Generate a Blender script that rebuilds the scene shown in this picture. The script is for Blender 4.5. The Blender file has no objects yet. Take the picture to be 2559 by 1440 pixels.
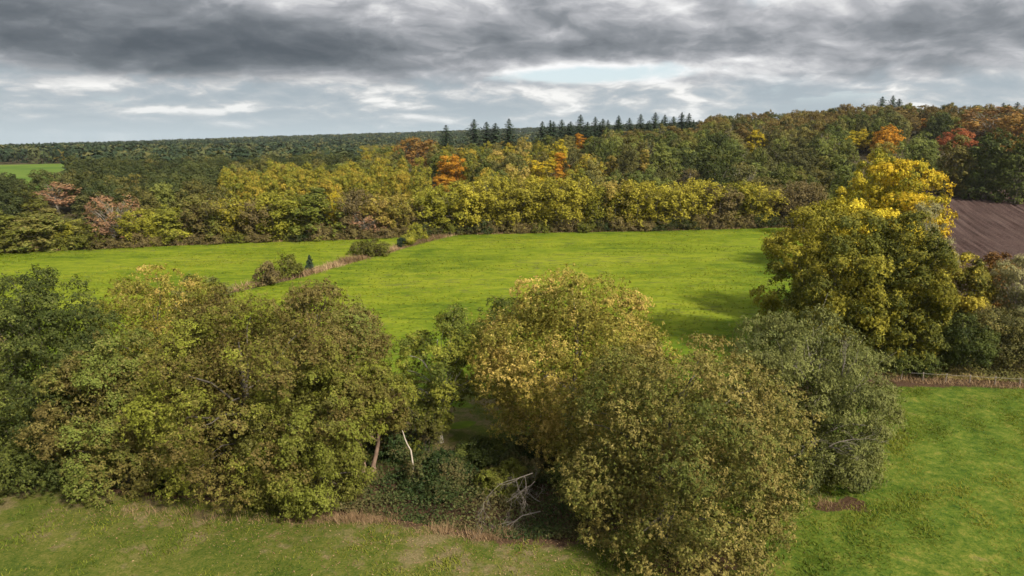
import bpy, math, random
import numpy as np

# ------------------------------------------------------------------ scene basics: camera, sky, sun, exposure
sc = bpy.context.scene
col = sc.collection
CAM_Z = 30.0
PITCH = math.radians(12.7)
F = 1706.0                       # focal length in photograph pixels (24 mm on 36 mm, 2559 px wide)
CP, SP = math.cos(PITCH), math.sin(PITCH)

cam = bpy.data.cameras.new('camera')
cam.lens, cam.sensor_width = 24.0, 36.0
cam.clip_start, cam.clip_end = 0.5, 20000.0
camo = bpy.data.objects.new('camera', cam)
camo.location = (0, 0, CAM_Z)
camo.rotation_euler = (math.radians(90) - PITCH, 0, 0)
col.objects.link(camo)
sc.camera = camo

SUN_AZ, SUN_EL = math.radians(138), math.radians(38)      # azimuth clockwise from +Y (to the right, a little behind)
sun = bpy.data.lights.new('sun', 'SUN')
sun.energy, sun.angle, sun.color = 4.3, math.radians(6), (1.0, 0.91, 0.78)
suno = bpy.data.objects.new('sun', sun)
suno.rotation_euler = (math.radians(90) - SUN_EL, 0, math.pi - SUN_AZ)
suno.location = (60, -40, 200)
col.objects.link(suno)

sc.view_settings.view_transform = 'Standard'
sc.view_settings.look = 'None'
sc.view_settings.exposure = 0.95
sc.view_settings.gamma = 1.0
sc.view_settings.use_curve_mapping = False
cy = sc.cycles
cy.max_bounces, cy.diffuse_bounces, cy.glossy_bounces = 4, 2, 1
cy.transmission_bounces, cy.transparent_max_bounces, cy.volume_bounces = 3, 4, 1
cy.use_adaptive_sampling = True
cy.adaptive_threshold = 0.02
cy.use_denoising = True
cy.caustics_reflective = cy.caustics_refractive = False


def pix(px, py):
    """Unit direction through a pixel of the 2559 x 1440 photograph."""
    u, v = (px - 1279.5) / F, (py - 720.0) / F
    d = np.array([u, CP - v * SP, -SP - v * CP])
    return d / np.linalg.norm(d)


class G:
    """A node tree with short calls for maths."""
    def __init__(s, tree):
        s.t = tree; s.n = tree.nodes; s.l = tree.links
    def node(s, kind, **kw):
        n = s.n.new(kind)
        for k, v in kw.items(): setattr(n, k, v)
        return n
    def put(s, sock, v):
        if hasattr(v, 'is_output'): s.l.new(v, sock)
        else: sock.default_value = v
    def m(s, op, a, b=0.0, c=0.0, clamp=False):
        n = s.node('ShaderNodeMath', operation=op, use_clamp=clamp)
        s.put(n.inputs[0], a); s.put(n.inputs[1], b); s.put(n.inputs[2], c)
        return n.outputs[0]
    def add(s, a, b): return s.m('ADD', a, b)
    def mul(s, a, b): return s.m('MULTIPLY', a, b)
    def sub(s, a, b): return s.m('SUBTRACT', a, b)
    def div(s, a, b): return s.m('DIVIDE', a, b)
    def xyz(s, x, y, z):
        n = s.node('ShaderNodeCombineXYZ')
        for i, v in enumerate((x, y, z)): s.put(n.inputs[i], v)
        return n.outputs[0]
    def sep(s, v):
        n = s.node('ShaderNodeSeparateXYZ'); s.put(n.inputs[0], v)
        return n.outputs
    def noise(s, vec, scale, detail=4.0, rough=0.55, dist=0.0):
        n = s.node('ShaderNodeTexNoise')
        s.put(n.inputs['Vector'], vec)
        n.inputs['Scale'].default_value = scale; n.inputs['Detail'].default_value = detail
        n.inputs['Roughness'].default_value = rough; n.inputs['Distortion'].default_value = dist
        return n.outputs[0]
    def rng(s, v, a, b, c=0.0, d=1.0, smooth=True):
        n = s.node('ShaderNodeMapRange')
        if smooth: n.interpolation_type = 'SMOOTHSTEP'
        s.put(n.inputs[0], v)
        for i, x in enumerate((a, b, c, d)): s.put(n.inputs[i + 1], x)
        return n.outputs[0]
    def mix(s, f, a, b, blend='MIX'):
        n = s.node('ShaderNodeMix', data_type='RGBA', blend_type=blend)
        s.put(n.inputs['Factor'], f)
        s.put(n.inputs['A'], a if hasattr(a, 'is_output') else (*a, 1)); s.put(n.inputs['B'], b if hasattr(b, 'is_output') else (*b, 1))
        return n.outputs['Result']
    def ramp(s, f, stops):
        n = s.node('ShaderNodeValToRGB'); e = n.color_ramp.elements
        while len(e) < len(stops): e.new(0.5)
        for k, (p, c) in zip(e, stops): k.position = p; k.color = (*c, 1)
        s.put(n.inputs[0], f)
        return n.outputs[0]


def build_world():
    w = bpy.data.worlds.new('World'); sc.world = w; w.use_nodes = True
    g = G(w.node_tree)
    for n in list(g.n): g.n.remove(n)
    out = g.node('ShaderNodeOutputWorld')
    sky = g.node('ShaderNodeTexSky', sky_type='NISHITA')
    sky.sun_disc = False; sky.sun_elevation = SUN_EL; sky.sun_rotation = SUN_AZ
    d = g.node('ShaderNodeTexCoord').outputs['Generated']
    x, y, z = g.sep(d)
    z = g.m('MAXIMUM', z, 0.0)
    az = g.m('ARCTAN2', x, y)
    k = g.div(1.0, g.add(z, 0.28))
    X, Y = g.mul(x, k), g.mul(y, k)
    warp = g.sub(g.noise(g.xyz(X, Y, 1.3), 2.3, 4.0, 0.55), 0.5)
    wx, wy = g.add(X, g.mul(warp, 0.30)), g.add(Y, g.mul(warp, 0.22))
    P2 = g.xyz(wx, wy, 3.7)
    big = g.sub(g.noise(P2, 1.3, 6.0, 0.55), 0.5)
    fine = g.sub(g.noise(P2, 4.0, 8.0, 0.55), 0.5)
    lit = g.sub(g.noise(g.xyz(g.add(wx, -0.03), g.add(wy, 0.07), 3.7), 4.0, 8.0, 0.55), 0.5)   # the same deck a little farther on: tops catch the light
    rim = g.sub(fine, lit)
    lay = g.sub(g.noise(g.xyz(X, g.mul(Y, 0.75), 9.1), 2.6, 7.0, 0.52, 0.15), 0.5)
    thick = g.add(0.5, g.add(g.mul(big, 0.75), g.add(g.mul(fine, 0.50), g.mul(lay, 0.20))))

    def bias(px, py, wx, wy, amp, flat=0.0):
        """A bank (amp > 0) or an opening (amp < 0) of the cloud deck, as azimuth and height over the horizon."""
        p = pix(px, py); a0, z0 = math.atan2(p[0], p[1]), p[2]
        sx, sz = wx / F, wy / F
        da = g.div(g.sub(az, a0), sx)
        dz = g.div(g.sub(z, z0), sz)
        e = g.m('EXPONENT', g.mul(g.add(g.mul(da, da), g.mul(dz, dz)), -1.0))
        return g.mul(e, amp)
    for b in ((250, 70, 950, 100, 0.34), (420, 130, 420, 48, 0.16), (900, 110, 420, 45, 0.13), (1250, 140, 150, 40, 0.12), (60, 100, 330, 70, 0.08),
              (1680, 170, 340, 30, -0.26), (1480, 188, 220, 20, -0.18), (1900, 140, 140, 16, -0.08),
              (2150, 105, 330, 48, 0.22), (1850, 25, 250, 30, 0.05), (2480, 20, 200, 30, -0.03), (1450, 30, 260, 30, 0.03), (2500, 60, 250, 70, 0.05), (1560, 110, 260, 30, 0.06),
              (700, 172, 90, 12, -0.14), (120, 185, 160, 12, -0.08), (150, 225, 200, 20, -0.06), (250, 262, 260, 20, -0.08), (620, 275, 160, 14, -0.03), (400, 178, 60, 9, 0.2), (900, 190, 300, 16, -0.06)):
        thick = g.add(thick, bias(*b))
    low = g.rng(g.add(z, g.mul(fine, 0.05)), 0.055, 0.085)    # the bank keeps above the pale layer near the horizon
    # thin -> blue shows; just closed -> sunlit white; thick -> dark underside
    cover = g.rng(thick, 0.29, 0.45)
    shade = g.ramp(g.m('MULTIPLY', g.sub(g.sub(thick, g.mul(rim, 0.95)), 0.36), 1.35, clamp=True),
                   [(0.0, (0.60, 0.60, 0.60)), (0.10, (0.47, 0.47, 0.475)), (0.26, (0.285, 0.292, 0.308)), (0.46, (0.160, 0.172, 0.188)), (0.72, (0.088, 0.100, 0.114)), (1.0, (0.052, 0.063, 0.076))])
    # the distant layered deck, flatter and paler
    deck = g.add(0.5, g.add(g.mul(lay, 1.0), g.add(g.mul(fine, 0.32), g.mul(rim, 1.1))))
    for b in ((260, 262, 230, 16, 0.13), (120, 215, 110, 20, 0.12), (620, 278, 130, 9, 0.12), (730, 190, 160, 12, 0.14), (420, 210, 260, 14, 0.06), (1000, 225, 300, 12, 0.05), (1500, 225, 260, 12, 0.05), (2250, 175, 220, 12, 0.06)):
        deck = g.add(deck, bias(*b))
    far = g.ramp(g.rng(deck, 0.34, 0.74, smooth=False),
                 [(0.0, (0.232, 0.272, 0.300)), (0.40, (0.285, 0.315, 0.336)), (0.66, (0.385, 0.393, 0.398)), (1.0, (0.62, 0.61, 0.59))])
    c = g.mix(low, far, shade)
    haze = g.m('EXPONENT', g.mul(z, -38.0))
    c = g.mix(g.mul(haze, 0.85), c, (0.325, 0.385, 0.415))
    up = g.rng(z, 0.25, 0.8)                           # overhead the deck is thinner and lets more light through
    c = g.mix(up, c, (0.50, 0.51, 0.53))
    cov = g.m('MAXIMUM', cover, g.sub(1.0, g.rng(z, 0.03, 0.07)))
    cov = g.m('MAXIMUM', cov, up)
    b1 = g.node('ShaderNodeBackground'); g.l.new(sky.outputs[0], b1.inputs[0]); b1.inputs[1].default_value = 0.06
    bv = g.node('ShaderNodeBackground'); bv.inputs[0].default_value = (0.40, 0.46, 0.485, 1)
    b2 = g.node('ShaderNodeBackground'); g.l.new(c, b2.inputs[0]); b2.inputs[1].default_value = 0.85
    ms0 = g.node('ShaderNodeMixShader'); ms0.inputs[0].default_value = 0.72
    g.l.new(b1.outputs[0], ms0.inputs[1]); g.l.new(bv.outputs[0], ms0.inputs[2])
    ms = g.node('ShaderNodeMixShader'); g.l.new(cov, ms.inputs[0])
    g.l.new(ms0.outputs[0], ms.inputs[1]); g.l.new(b2.outputs[0], ms.inputs[2])
    g.l.new(ms.outputs[0], out.inputs[0])
    w.cycles.sampling_method = 'MANUAL'; w.cycles.sample_map_resolution = 512
build_world()

# ------------------------------------------------------------------ terrain
def softplus(a): return np.log1p(np.exp(np.clip(a, -40, 40)))
def sstep(a, b, x):
    t = np.clip((x - a) / (b - a), 0, 1); return t * t * (3 - 2 * t)

def terrain(x, y):
    x = np.asarray(x, float); y = np.asarray(y, float)
    g = 32 * np.exp(-((x - 330) / 160) ** 2 / 2 - ((y - 520) / 175) ** 2 / 2) + 15 * np.exp(-((x - 80) / 125) ** 2 / 2 - ((y - 430) / 110) ** 2 / 2)
    hill = 1.5 * (softplus((g - 2.6) / 1.5) - softplus(-2.6 / 1.5))
    r = np.hypot(x, y)
    az = np.clip(np.arctan2(x, np.maximum(y, 1e-3)), -0.8, 0.7)
    farz = sstep(900, 3000, r) * (95 * az + 37) - 0.035 * np.clip(r - 3150, 0, 3000)
    und = 1.2 * np.sin(x / 170 + 1.0) * np.sin(y / 210) * sstep(260, 700, r)
    return hill + farz + und

TS = np.geomspace(25, 4500, 5000)
def hit(px, py, off=0.0, far=9e9):
    """Where the ray through a pixel first comes within `off` of the ground: world x, y of that spot."""
    d = pix(px, py)
    x, y, z = TS * d[0], TS * d[1], CAM_Z + TS * d[2]
    ok = (z <= terrain(x, y) + off) & (TS < far)
    i = int(np.argmax(ok)) if ok.any() else int(np.argmin(abs(TS - 430)))
    return float(x[i]), float(y[i])
def top_z(y, py):
    """Height of a thing at depth y whose top shows at pixel row py (above sea level 0)."""
    v = (py - 720.0) / F
    return CAM_Z + y * (-SP - v * CP) / (CP - v * SP)
def proj(x, y, z):
    d = np.array([x, y, z - CAM_Z]); w = d[1] * CP - d[2] * SP
    return 1279.5 + F * d[0] / w, 720 - F * (d[1] * SP + d[2] * CP) / w
def wpx(npx, y): return npx / F * y * 1.01

# ------------------------------------------------------------------ helpers for meshes and objects
RNG = np.random.default_rng(7)
random.seed(7)

def mesh_from(name, verts, quads=None, tris=None, tone=None, smooth=False):
    me = bpy.data.meshes.new(name)
    verts = np.asarray(verts, np.float32)
    faces = []
    loops = []; starts = []; totals = []
    pos = 0
    if quads is not None and len(quads):
        q = np.asarray(quads, np.int32); loops.append(q.ravel()); n = len(q)
        starts.append(np.arange(n) * 4 + pos); totals.append(np.full(n, 4)); pos += 4 * n
    if tris is not None and len(tris):
        q = np.asarray(tris, np.int32); loops.append(q.ravel()); n = len(q)
        starts.append(np.arange(n) * 3 + pos); totals.append(np.full(n, 3)); pos += 3 * n
    me.vertices.add(len(verts)); me.vertices.foreach_set('co', verts.ravel())
    lo = np.concatenate(loops).astype(np.int32)
    me.loops.add(len(lo)); me.loops.foreach_set('vertex_index', lo)
    st = np.concatenate(starts).astype(np.int32)
    me.polygons.add(len(st)); me.polygons.foreach_set('loop_start', st)
    me.polygons.foreach_set('loop_total', np.concatenate(totals).astype(np.int32))
    if smooth: me.polygons.foreach_set('use_smooth', np.ones(len(st), bool))
    if tone is not None:
        a = me.attributes.new('tone', 'FLOAT_VECTOR', 'FACE')
        a.data.foreach_set('vector', np.asarray(tone, np.float32).ravel())
    me.update(calc_edges=True)
    return me

def link(name, me, mat=None, parent=None, per_object=False):
    o = bpy.data.objects.new(name, me); col.objects.link(o)
    if parent is not None: o.parent = parent
    if mat is not None:
        if per_object:
            if not len(me.materials): me.materials.append(None)
            o.material_slots[0].link = 'OBJECT'; o.material_slots[0].material = mat
        else:
            if not len(me.materials): me.materials.append(mat)
    return o
def tag(o, label=None, cat=None, group=None, kind=None):
    if label: o['label'] = label
    if cat: o['category'] = cat
    if group: o['group'] = group
    if kind: o['kind'] = kind
    return o
def empty(name, loc, rz=0.0, s=(1, 1, 1)):
    o = bpy.data.objects.new(name, None); o.empty_display_size = 0.5
    o.location = loc; o.rotation_euler = (0, 0, rz); o.scale = s
    col.objects.link(o)
    return o

class Tubes:
    """Tapered tubes along polylines, gathered into one mesh."""
    def __init__(s): s.v = []; s.q = []; s.n = 0
    def add(s, pts, radii, sides=5):
        pts = np.asarray(pts, float); k = len(pts)
        tang = np.gradient(pts, axis=0); tang /= np.linalg.norm(tang, axis=1)[:, None] + 1e-9
        ref = np.array([0.31, 0.77, 0.12]) if abs(tang[0][2]) > 0.8 else np.array([0.05, 0.1, 1.0])
        a = np.cross(tang, ref); a /= np.linalg.norm(a, axis=1)[:, None] + 1e-9
        b = np.cross(tang, a)
        th = np.arange(sides) / sides * 2 * np.pi
        ring = pts[:, None] + np.asarray(radii)[:, None, None] * (np.cos(th)[None, :, None] * a[:, None] + np.sin(th)[None, :, None] * b[:, None])
        s.v.append(ring.reshape(-1, 3))
        i = np.arange(k - 1)[:, None] * sides; j = np.arange(sides)[None]
        j2 = (j + 1) % sides
        s.q.append(np.stack([i + j, i + j2, i + sides + j2, i + sides + j], -1).reshape(-1, 4) + s.n)
        s.n += k * sides
    def mesh(s, name): return mesh_from(name, np.concatenate(s.v), np.concatenate(s.q), smooth=True)

def wiggle(p0, p1, n, amp, rng, sag=0.0):
    t = np.linspace(0, 1, n)[:, None]
    p = np.asarray(p0) * (1 - t) + np.asarray(p1) * t
    L = np.linalg.norm(np.asarray(p1) - np.asarray(p0))
    w = np.cumsum(rng.normal(0, 1, (n, 3)), 0); w -= t * w[-1]; w *= amp * L / math.sqrt(n)
    w[0] = 0; w[-1] = 0
    p = p + w
    p[:, 2] += sag * L * (t[:, 0] * (1 - t[:, 0])) * 4
    return p

def unit(a): return a / (np.linalg.norm(a, axis=-1, keepdims=True) + 1e-9)

def kites(pos, nrm, length, width, rng, axis=None, fold=0.0):
    """One three-cornered leaf for each position."""
    n = len(pos)
    r = rng.normal(0, 1, (n, 3)) if axis is None else axis + rng.normal(0, 0.35, (n, 3))
    t = unit(r - (r * nrm).sum(1)[:, None] * nrm)
    b = np.cross(nrm, t)
    L = length[:, None]; W = width[:, None]
    v = np.stack([pos - t * L * 0.5 - b * W * 0.5, pos - t * L * 0.3 + b * W * 0.6, pos + t * L * 0.6 - nrm * fold * W], 1)
    return v.reshape(-1, 3), np.arange(3 * n).reshape(n, 3)

def prof_dome(h):
    return np.where(h > 0.36, np.sqrt(np.clip(1 - ((h - 0.36) / 0.66) ** 2, 0.02, 1)), np.sqrt(np.clip(1 - ((0.36 - h) / 0.50) ** 2, 0.05, 1)))
def prof_bush(h):
    return np.where(h > 0.3, np.sqrt(np.clip(1 - ((h - 0.3) / 0.72) ** 2.2, 0.02, 1)), 0.86 + 0.14 * h / 0.3)
def prof_ovoid(h): return np.clip(np.sin(np.pi * np.clip(h, 0.02, 0.98) ** 0.75), 0, 1) ** 0.7
def prof_fan(h): return np.where(h < 0.7, 0.5 + 0.5 * h / 0.7, np.sqrt(np.clip(1 - ((h - 0.7) / 0.34) ** 2, 0.03, 1)))
def prof_column(h): return np.clip(np.minimum(1, 0.55 + 2.2 * h), 0, 1) * np.sqrt(np.clip(1 - (np.clip(h - 0.45, 0, 1) / 0.58) ** 2, 0.04, 1))
PROF = dict(dome=prof_dome, bush=prof_bush, ovoid=prof_ovoid, fan=prof_fan, column=prof_column)

def crown(name, seed, prof, R, H, z0, n_clump, n_leaf, leaf, rc, squash=0.8, streak=0.0, upright=0.0, ratio=0.62, inner=0.22, lobes=0.30, hang=0.0, trunk_r=0.25, n_limb=18, stems=1, twig=0, patch=3.0, lean=(0, 0), gap=0.0, rough=0.42, bough=9, pull=0.80, tvar=1.0, fill=0.10, spray=11):
    """Foliage (leaf-sized faces gathered in clumps) and the wood that carries it. Returns the two meshes; the foot of the tree is at 0,0,0."""
    rng = np.random.default_rng(seed)
    pf = PROF[prof]
    # crown outline made uneven by a few broad lobes
    ld = unit(rng.normal(0, 1, (9, 3))); la = rng.uniform(-1, 1, 9) * lobes
    hh = rng.uniform(0, 1, n_clump * 6)
    keep = rng.uniform(0, 1, len(hh)) < pf(hh) ** 1.3
    h = hh[keep][:n_clump]; n = len(h)
    th = rng.uniform(0, 2 * np.pi, n)
    fr = np.where(rng.uniform(0, 1, n) < inner, rng.uniform(0.15, 0.75, n), rng.uniform(0.70, 1.0, n))
    fr = np.where(rng.uniform(0, 1, n) < 0.10, rng.uniform(0.98, 1.14, n), fr)
    top = h > 0.82
    fr = np.where(top, np.sqrt(rng.uniform(0, 1, n)), fr)
    dirs = np.stack([np.cos(th), np.sin(th), (h - 0.45) * 1.6], 1); du = unit(dirs)
    mod = 1 + (np.clip((du @ ld.T), 0, 1) ** 3 * la).sum(1)
    r = R * pf(h) * fr * mod
    c = np.stack([np.cos(th) * r, np.sin(th) * r, z0 + h * (H - z0) * (0.93 + 0.07 * mod)], 1)
    c[:, 0] += lean[0] * h; c[:, 1] += lean[1] * h
    if gap > 0:
        f = np.sin(c @ rng.normal(0, 1.6 / R, (3, 4)) * 2.2 + rng.uniform(0, 6, 4)).sum(1)
        ok = f > np.quantile(f, gap); c, du, h = c[ok], du[ok], h[ok]; n = len(c)
    nb = max(6, int(n / bough))
    bc = c[rng.choice(n, nb, replace=False)]
    near = np.argmin(((c[:, None] - bc[None]) ** 2).sum(-1), 1)
    c = bc[near] + (c - bc[near]) * pull          # clumps gather into boughs with gaps between them
    rad = R * rc * np.clip(rng.lognormal(-0.05, 0.38, n), 0.45, 2.0)
    # leaves
    wgt = rad ** 2; wgt = wgt / wgt.sum()
    n_sub = max(n, n_leaf // spray)              # sprays of leaves on the clumps' shells, then the leaves of each spray
    own = rng.choice(n, n_sub, p=wgt)
    d = unit(rng.normal(0, 1, (n_sub, 3)) + du[own] * 0.7 + np.array([0, 0, 0.7]))
    rr = rad[own] * np.where(rng.uniform(0, 1, n_sub) < 0.68, rng.uniform(0.66, 1.0, n_sub), rng.uniform(0.2, 1.30, n_sub))
    off = d * rr[:, None]; off[:, 2] *= squash
    ax = unit(c - np.array([0, 0, -H * 0.25])) * 0.6 + np.array([0, 0, upright])
    ax = unit(ax)
    p = c[own] + off + ax[own] * (rng.uniform(-1, 1, n_sub) * streak * R)[:, None]
    if hang: p[:, 2] -= hang * R * rng.uniform(0, 1, n_sub) ** 2
    ps = leaf * rng.uniform(0.9, 2.3, n_sub) * math.sqrt(spray / 10.0)
    ix = rng.integers(0, n_sub, n_leaf)
    o = unit(rng.normal(0, 1, (n_leaf, 3)) + d[ix] * 0.8)
    p = p[ix] + o * (ps[ix] * rng.uniform(0, 1, n_leaf) ** 0.45)[:, None]
    own = own[ix]
    p[:, 2] = np.maximum(p[:, 2], 0.12 + rng.uniform(0, 0.3, n_leaf))
    nrm = unit(d[ix] * 0.65 + o * 0.6 + np.array([0, 0, 0.15]) + rng.normal(0, rough, (n_leaf, 3)))
    L = leaf * rng.uniform(0.6, 1.4, n_leaf)
    axis = None if not streak else ax[own] * 0.8
    V, Q = kites(p, nrm, L, L * ratio, rng, axis, 0.12)
    nf = int(n_leaf * fill)
    if nf:                                       # shade leaves inside the crown, darker toned, added to block light through gaps
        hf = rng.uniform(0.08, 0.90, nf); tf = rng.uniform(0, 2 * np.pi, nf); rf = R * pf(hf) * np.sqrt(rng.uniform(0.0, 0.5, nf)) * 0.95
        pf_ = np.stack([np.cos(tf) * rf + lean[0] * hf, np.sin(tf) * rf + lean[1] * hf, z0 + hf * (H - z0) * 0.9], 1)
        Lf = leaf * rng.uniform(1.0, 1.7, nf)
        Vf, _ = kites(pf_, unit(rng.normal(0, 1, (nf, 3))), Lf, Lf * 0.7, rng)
    # tone: x leaf by leaf, y clump by clump and in broad patches, z position in the crown noise
    pd = rng.normal(0, 1, (3, 5)) * patch / R; ph = rng.uniform(0, 6.28, 5)
    broad = np.sin(c @ pd + ph).mean(1)
    ty = np.clip(0.5 + tvar * (0.75 * broad + rng.normal(0, 0.24, n)), 0, 1)
    sprayt = rng.normal(0, 0.13, n_sub)
    tone = np.stack([rng.uniform(0, 1, n_leaf), np.clip(ty[own] + sprayt[ix] + rng.normal(0, 0.06, n_leaf), 0, 1), rng.uniform(0, 1, n)[own]], 1)
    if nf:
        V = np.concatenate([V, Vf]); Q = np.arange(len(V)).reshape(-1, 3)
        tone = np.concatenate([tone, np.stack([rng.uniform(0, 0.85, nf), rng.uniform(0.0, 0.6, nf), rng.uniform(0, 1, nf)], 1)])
    fol = mesh_from(name + '_foliage', V, None, Q, tone=tone)
    # wood
    tb = Tubes()
    heads = []
    for k in range(stems):
        a = 2 * np.pi * k / stems + rng.uniform(-0.4, 0.4)
        sp = 0.0 if stems == 1 else R * 0.12
        base = np.array([math.cos(a) * sp, math.sin(a) * sp, -0.35])
        tip = np.array([math.cos(a) * sp * 4 + rng.normal(0, R * 0.05) + lean[0] * 0.6, math.sin(a) * sp * 4 + rng.normal(0, R * 0.05) + lean[1] * 0.6, H * 0.78])
        pts = wiggle(base, tip, 9, 0.035, rng)
        rad_t = trunk_r / math.sqrt(stems) * np.linspace(1, 0.16, 9); rad_t[0] *= 1.5
        tb.add(pts, rad_t, 7)
        heads.append((pts, rad_t))
    sel = rng.choice(n, min(n, n_limb), replace=False)
    for i in sel:
        pts, rt = heads[rng.integers(len(heads))]
        zt = np.clip(c[i][2] * rng.uniform(0.35, 0.75), 0.12 * H, 0.7 * H)
        j = int(np.argmin(abs(pts[:, 2] - zt)))
        lp = wiggle(pts[j], c[i], 6, 0.06, rng, 0.06)
        tb.add(lp, np.linspace(rt[j] * 0.5, 0.02, 6), 4)
    for i in range(twig):
        j = rng.integers(n)
        e = c[j] + unit(du[j] + np.array([0, 0, 0.9 if upright else 0.2]) + rng.normal(0, 0.25, 3)) * rad[j] * rng.uniform(1.0, 2.0)
        s0 = c[j] * np.array([0.6, 0.6, 0.72])
        tb.add(wiggle(s0, e, 5, 0.05, rng, 0.03), np.linspace(0.012 * H / 4, 0.008, 5), 3)
    return fol, tb.mesh(name + '_wood')

def spruce(name, seed, R, H, n_whorl=22, leaf=0.7, trunk_r=0.25, bare=0.1):
    rng = np.random.default_rng(seed)
    P, N, A, L, T = [], [], [], [], []
    tb = Tubes(); tb.add([(0, 0, -0.3), (0, 0, H * 0.5), (0.05, 0, H * 0.99)], [trunk_r, trunk_r * 0.6, 0.03], 6)
    for k in range(n_whorl):
        f = k / (n_whorl - 1)
        z = H * (bare + (1 - bare) * f ** 0.9)
        rad = R * (1 - f) ** 0.62 * rng.uniform(0.72, 1.12) + 0.15
        nb = int(9 - 3 * f)
        a0 = rng.uniform(0, 6.28)
        for b in range(nb):
            a = a0 + 6.283 * b / nb + rng.normal(0, 0.2); rb = rad * rng.uniform(0.65, 1.2)
            tone = rng.uniform(0, 1)
            m = max(4, int(rb / leaf * 5.5))
            s = rng.uniform(0.1, 1.0, m)
            droop = -0.38 * s ** 1.3 + 0.16 * s ** 3
            px = np.cos(a) * rb * s; py_ = np.sin(a) * rb * s
            side = rng.normal(0, 0.2, m) * rb * (0.35 + 0.5 * s) * 0.55
            P.append(np.stack([px - np.sin(a) * side, py_ + np.cos(a) * side, z + droop * rb + rng.normal(0, 0.08, m)], 1))
            A.append(np.tile([math.cos(a), math.sin(a), -0.2], (m, 1)))
            N.append(np.stack([math.cos(a) * 0.5 + rng.normal(0, 0.45, m), math.sin(a) * 0.5 + rng.normal(0, 0.45, m), np.full(m, 0.7)], 1))
            L.append(leaf * rng.uniform(0.6, 1.2, m)); T.append(np.stack([rng.uniform(0, 1, m), np.full(m, tone), s], 1))
    P = np.concatenate(P); N = unit(np.concatenate(N)); A = np.concatenate(A); L = np.concatenate(L)
    V, Q = kites(P, N, L, L * 0.6, rng, A, 0.2)
    return mesh_from(name + '_foliage', V, None, Q, tone=np.concatenate(T)), tb.mesh(name + '_wood')

# ------------------------------------------------------------------ materials
def new_mat(name):
    m = bpy.data.materials.new(name); m.use_nodes = True
    g = G(m.node_tree)
    for n in list(g.n): g.n.remove(n)
    return m, g, g.node('ShaderNodeOutputMaterial')

def leaf_mat(name, c0, c1, c2, accent=None, var=0.16, trans=0.16, val=(0.76, 1.24), gain=1.27):
    """Leaves in three tones that run from clump to clump, with single leaves of an accent colour."""
    m, g, out = new_mat(name)
    tx, ty, tz = g.sep(g.node('ShaderNodeAttribute', attribute_name='tone').outputs['Vector'])
    rnd = g.node('ShaderNodeObjectInfo').outputs['Random']
    f = g.add(ty, g.mul(g.sub(rnd, 0.5), var * 2))
    c = g.ramp(f, [(0.12, c0), (0.5, c1), (0.88, c2)])
    if accent:
        c = g.mix(g.rng(tx, 0.91, 0.98, 0.0, 0.6), c, accent)
    vv = g.add(val[0], g.mul(g.m('FRACT', g.mul(tx, 7.3)), val[1] - val[0]))
    vv = g.mul(vv, g.add(0.88, g.mul(tz, 0.24)))
    vv = g.mul(vv, g.add(1 - var * 0.7, g.mul(g.m('FRACT', g.mul(rnd, 17.7)), var * 1.4)))
    vv = g.mul(vv, gain)
    c = g.mix(1.0, c, g.xyz(vv, vv, vv), 'MULTIPLY')
    d = g.node('ShaderNodeBsdfPrincipled'); g.l.new(c, d.inputs['Base Color'])
    d.inputs['Roughness'].default_value = 0.6; d.inputs['Specular IOR Level'].default_value = 0.06
    t = g.node('ShaderNodeBsdfTranslucent')
    g.l.new(g.mix(1.0, c, (1.25, 1.15, 0.6), 'MULTIPLY'), t.inputs[0])
    ms = g.node('ShaderNodeMixShader'); ms.inputs[0].default_value = trans
    g.l.new(d.outputs[0], ms.inputs[1]); g.l.new(t.outputs[0], ms.inputs[2]); g.l.new(ms.outputs[0], out.inputs[0])
    return m

def bark_mat(name, a, b, scale=6.0):
    m, g, out = new_mat(name)
    co = g.node('ShaderNodeTexCoord').outputs['Object']
    x, y, z = g.sep(co)
    n = g.noise(g.xyz(x, y, g.mul(z, 0.25)), scale, 5.0, 0.65)
    c = g.ramp(n, [(0.3, a), (0.7, b)])
    d = g.node('ShaderNodeBsdfPrincipled'); g.l.new(c, d.inputs['Base Color']); d.inputs['Roughness'].default_value = 0.9
    bp = g.node('ShaderNodeBump'); bp.inputs['Strength'].default_value = 0.6; bp.inputs['Distance'].default_value = 0.03
    g.l.new(n, bp.inputs['Height']); g.l.new(bp.outputs[0], d.inputs['Normal'])
    g.l.new(d.outputs[0], out.inputs[0])
    return m

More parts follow.
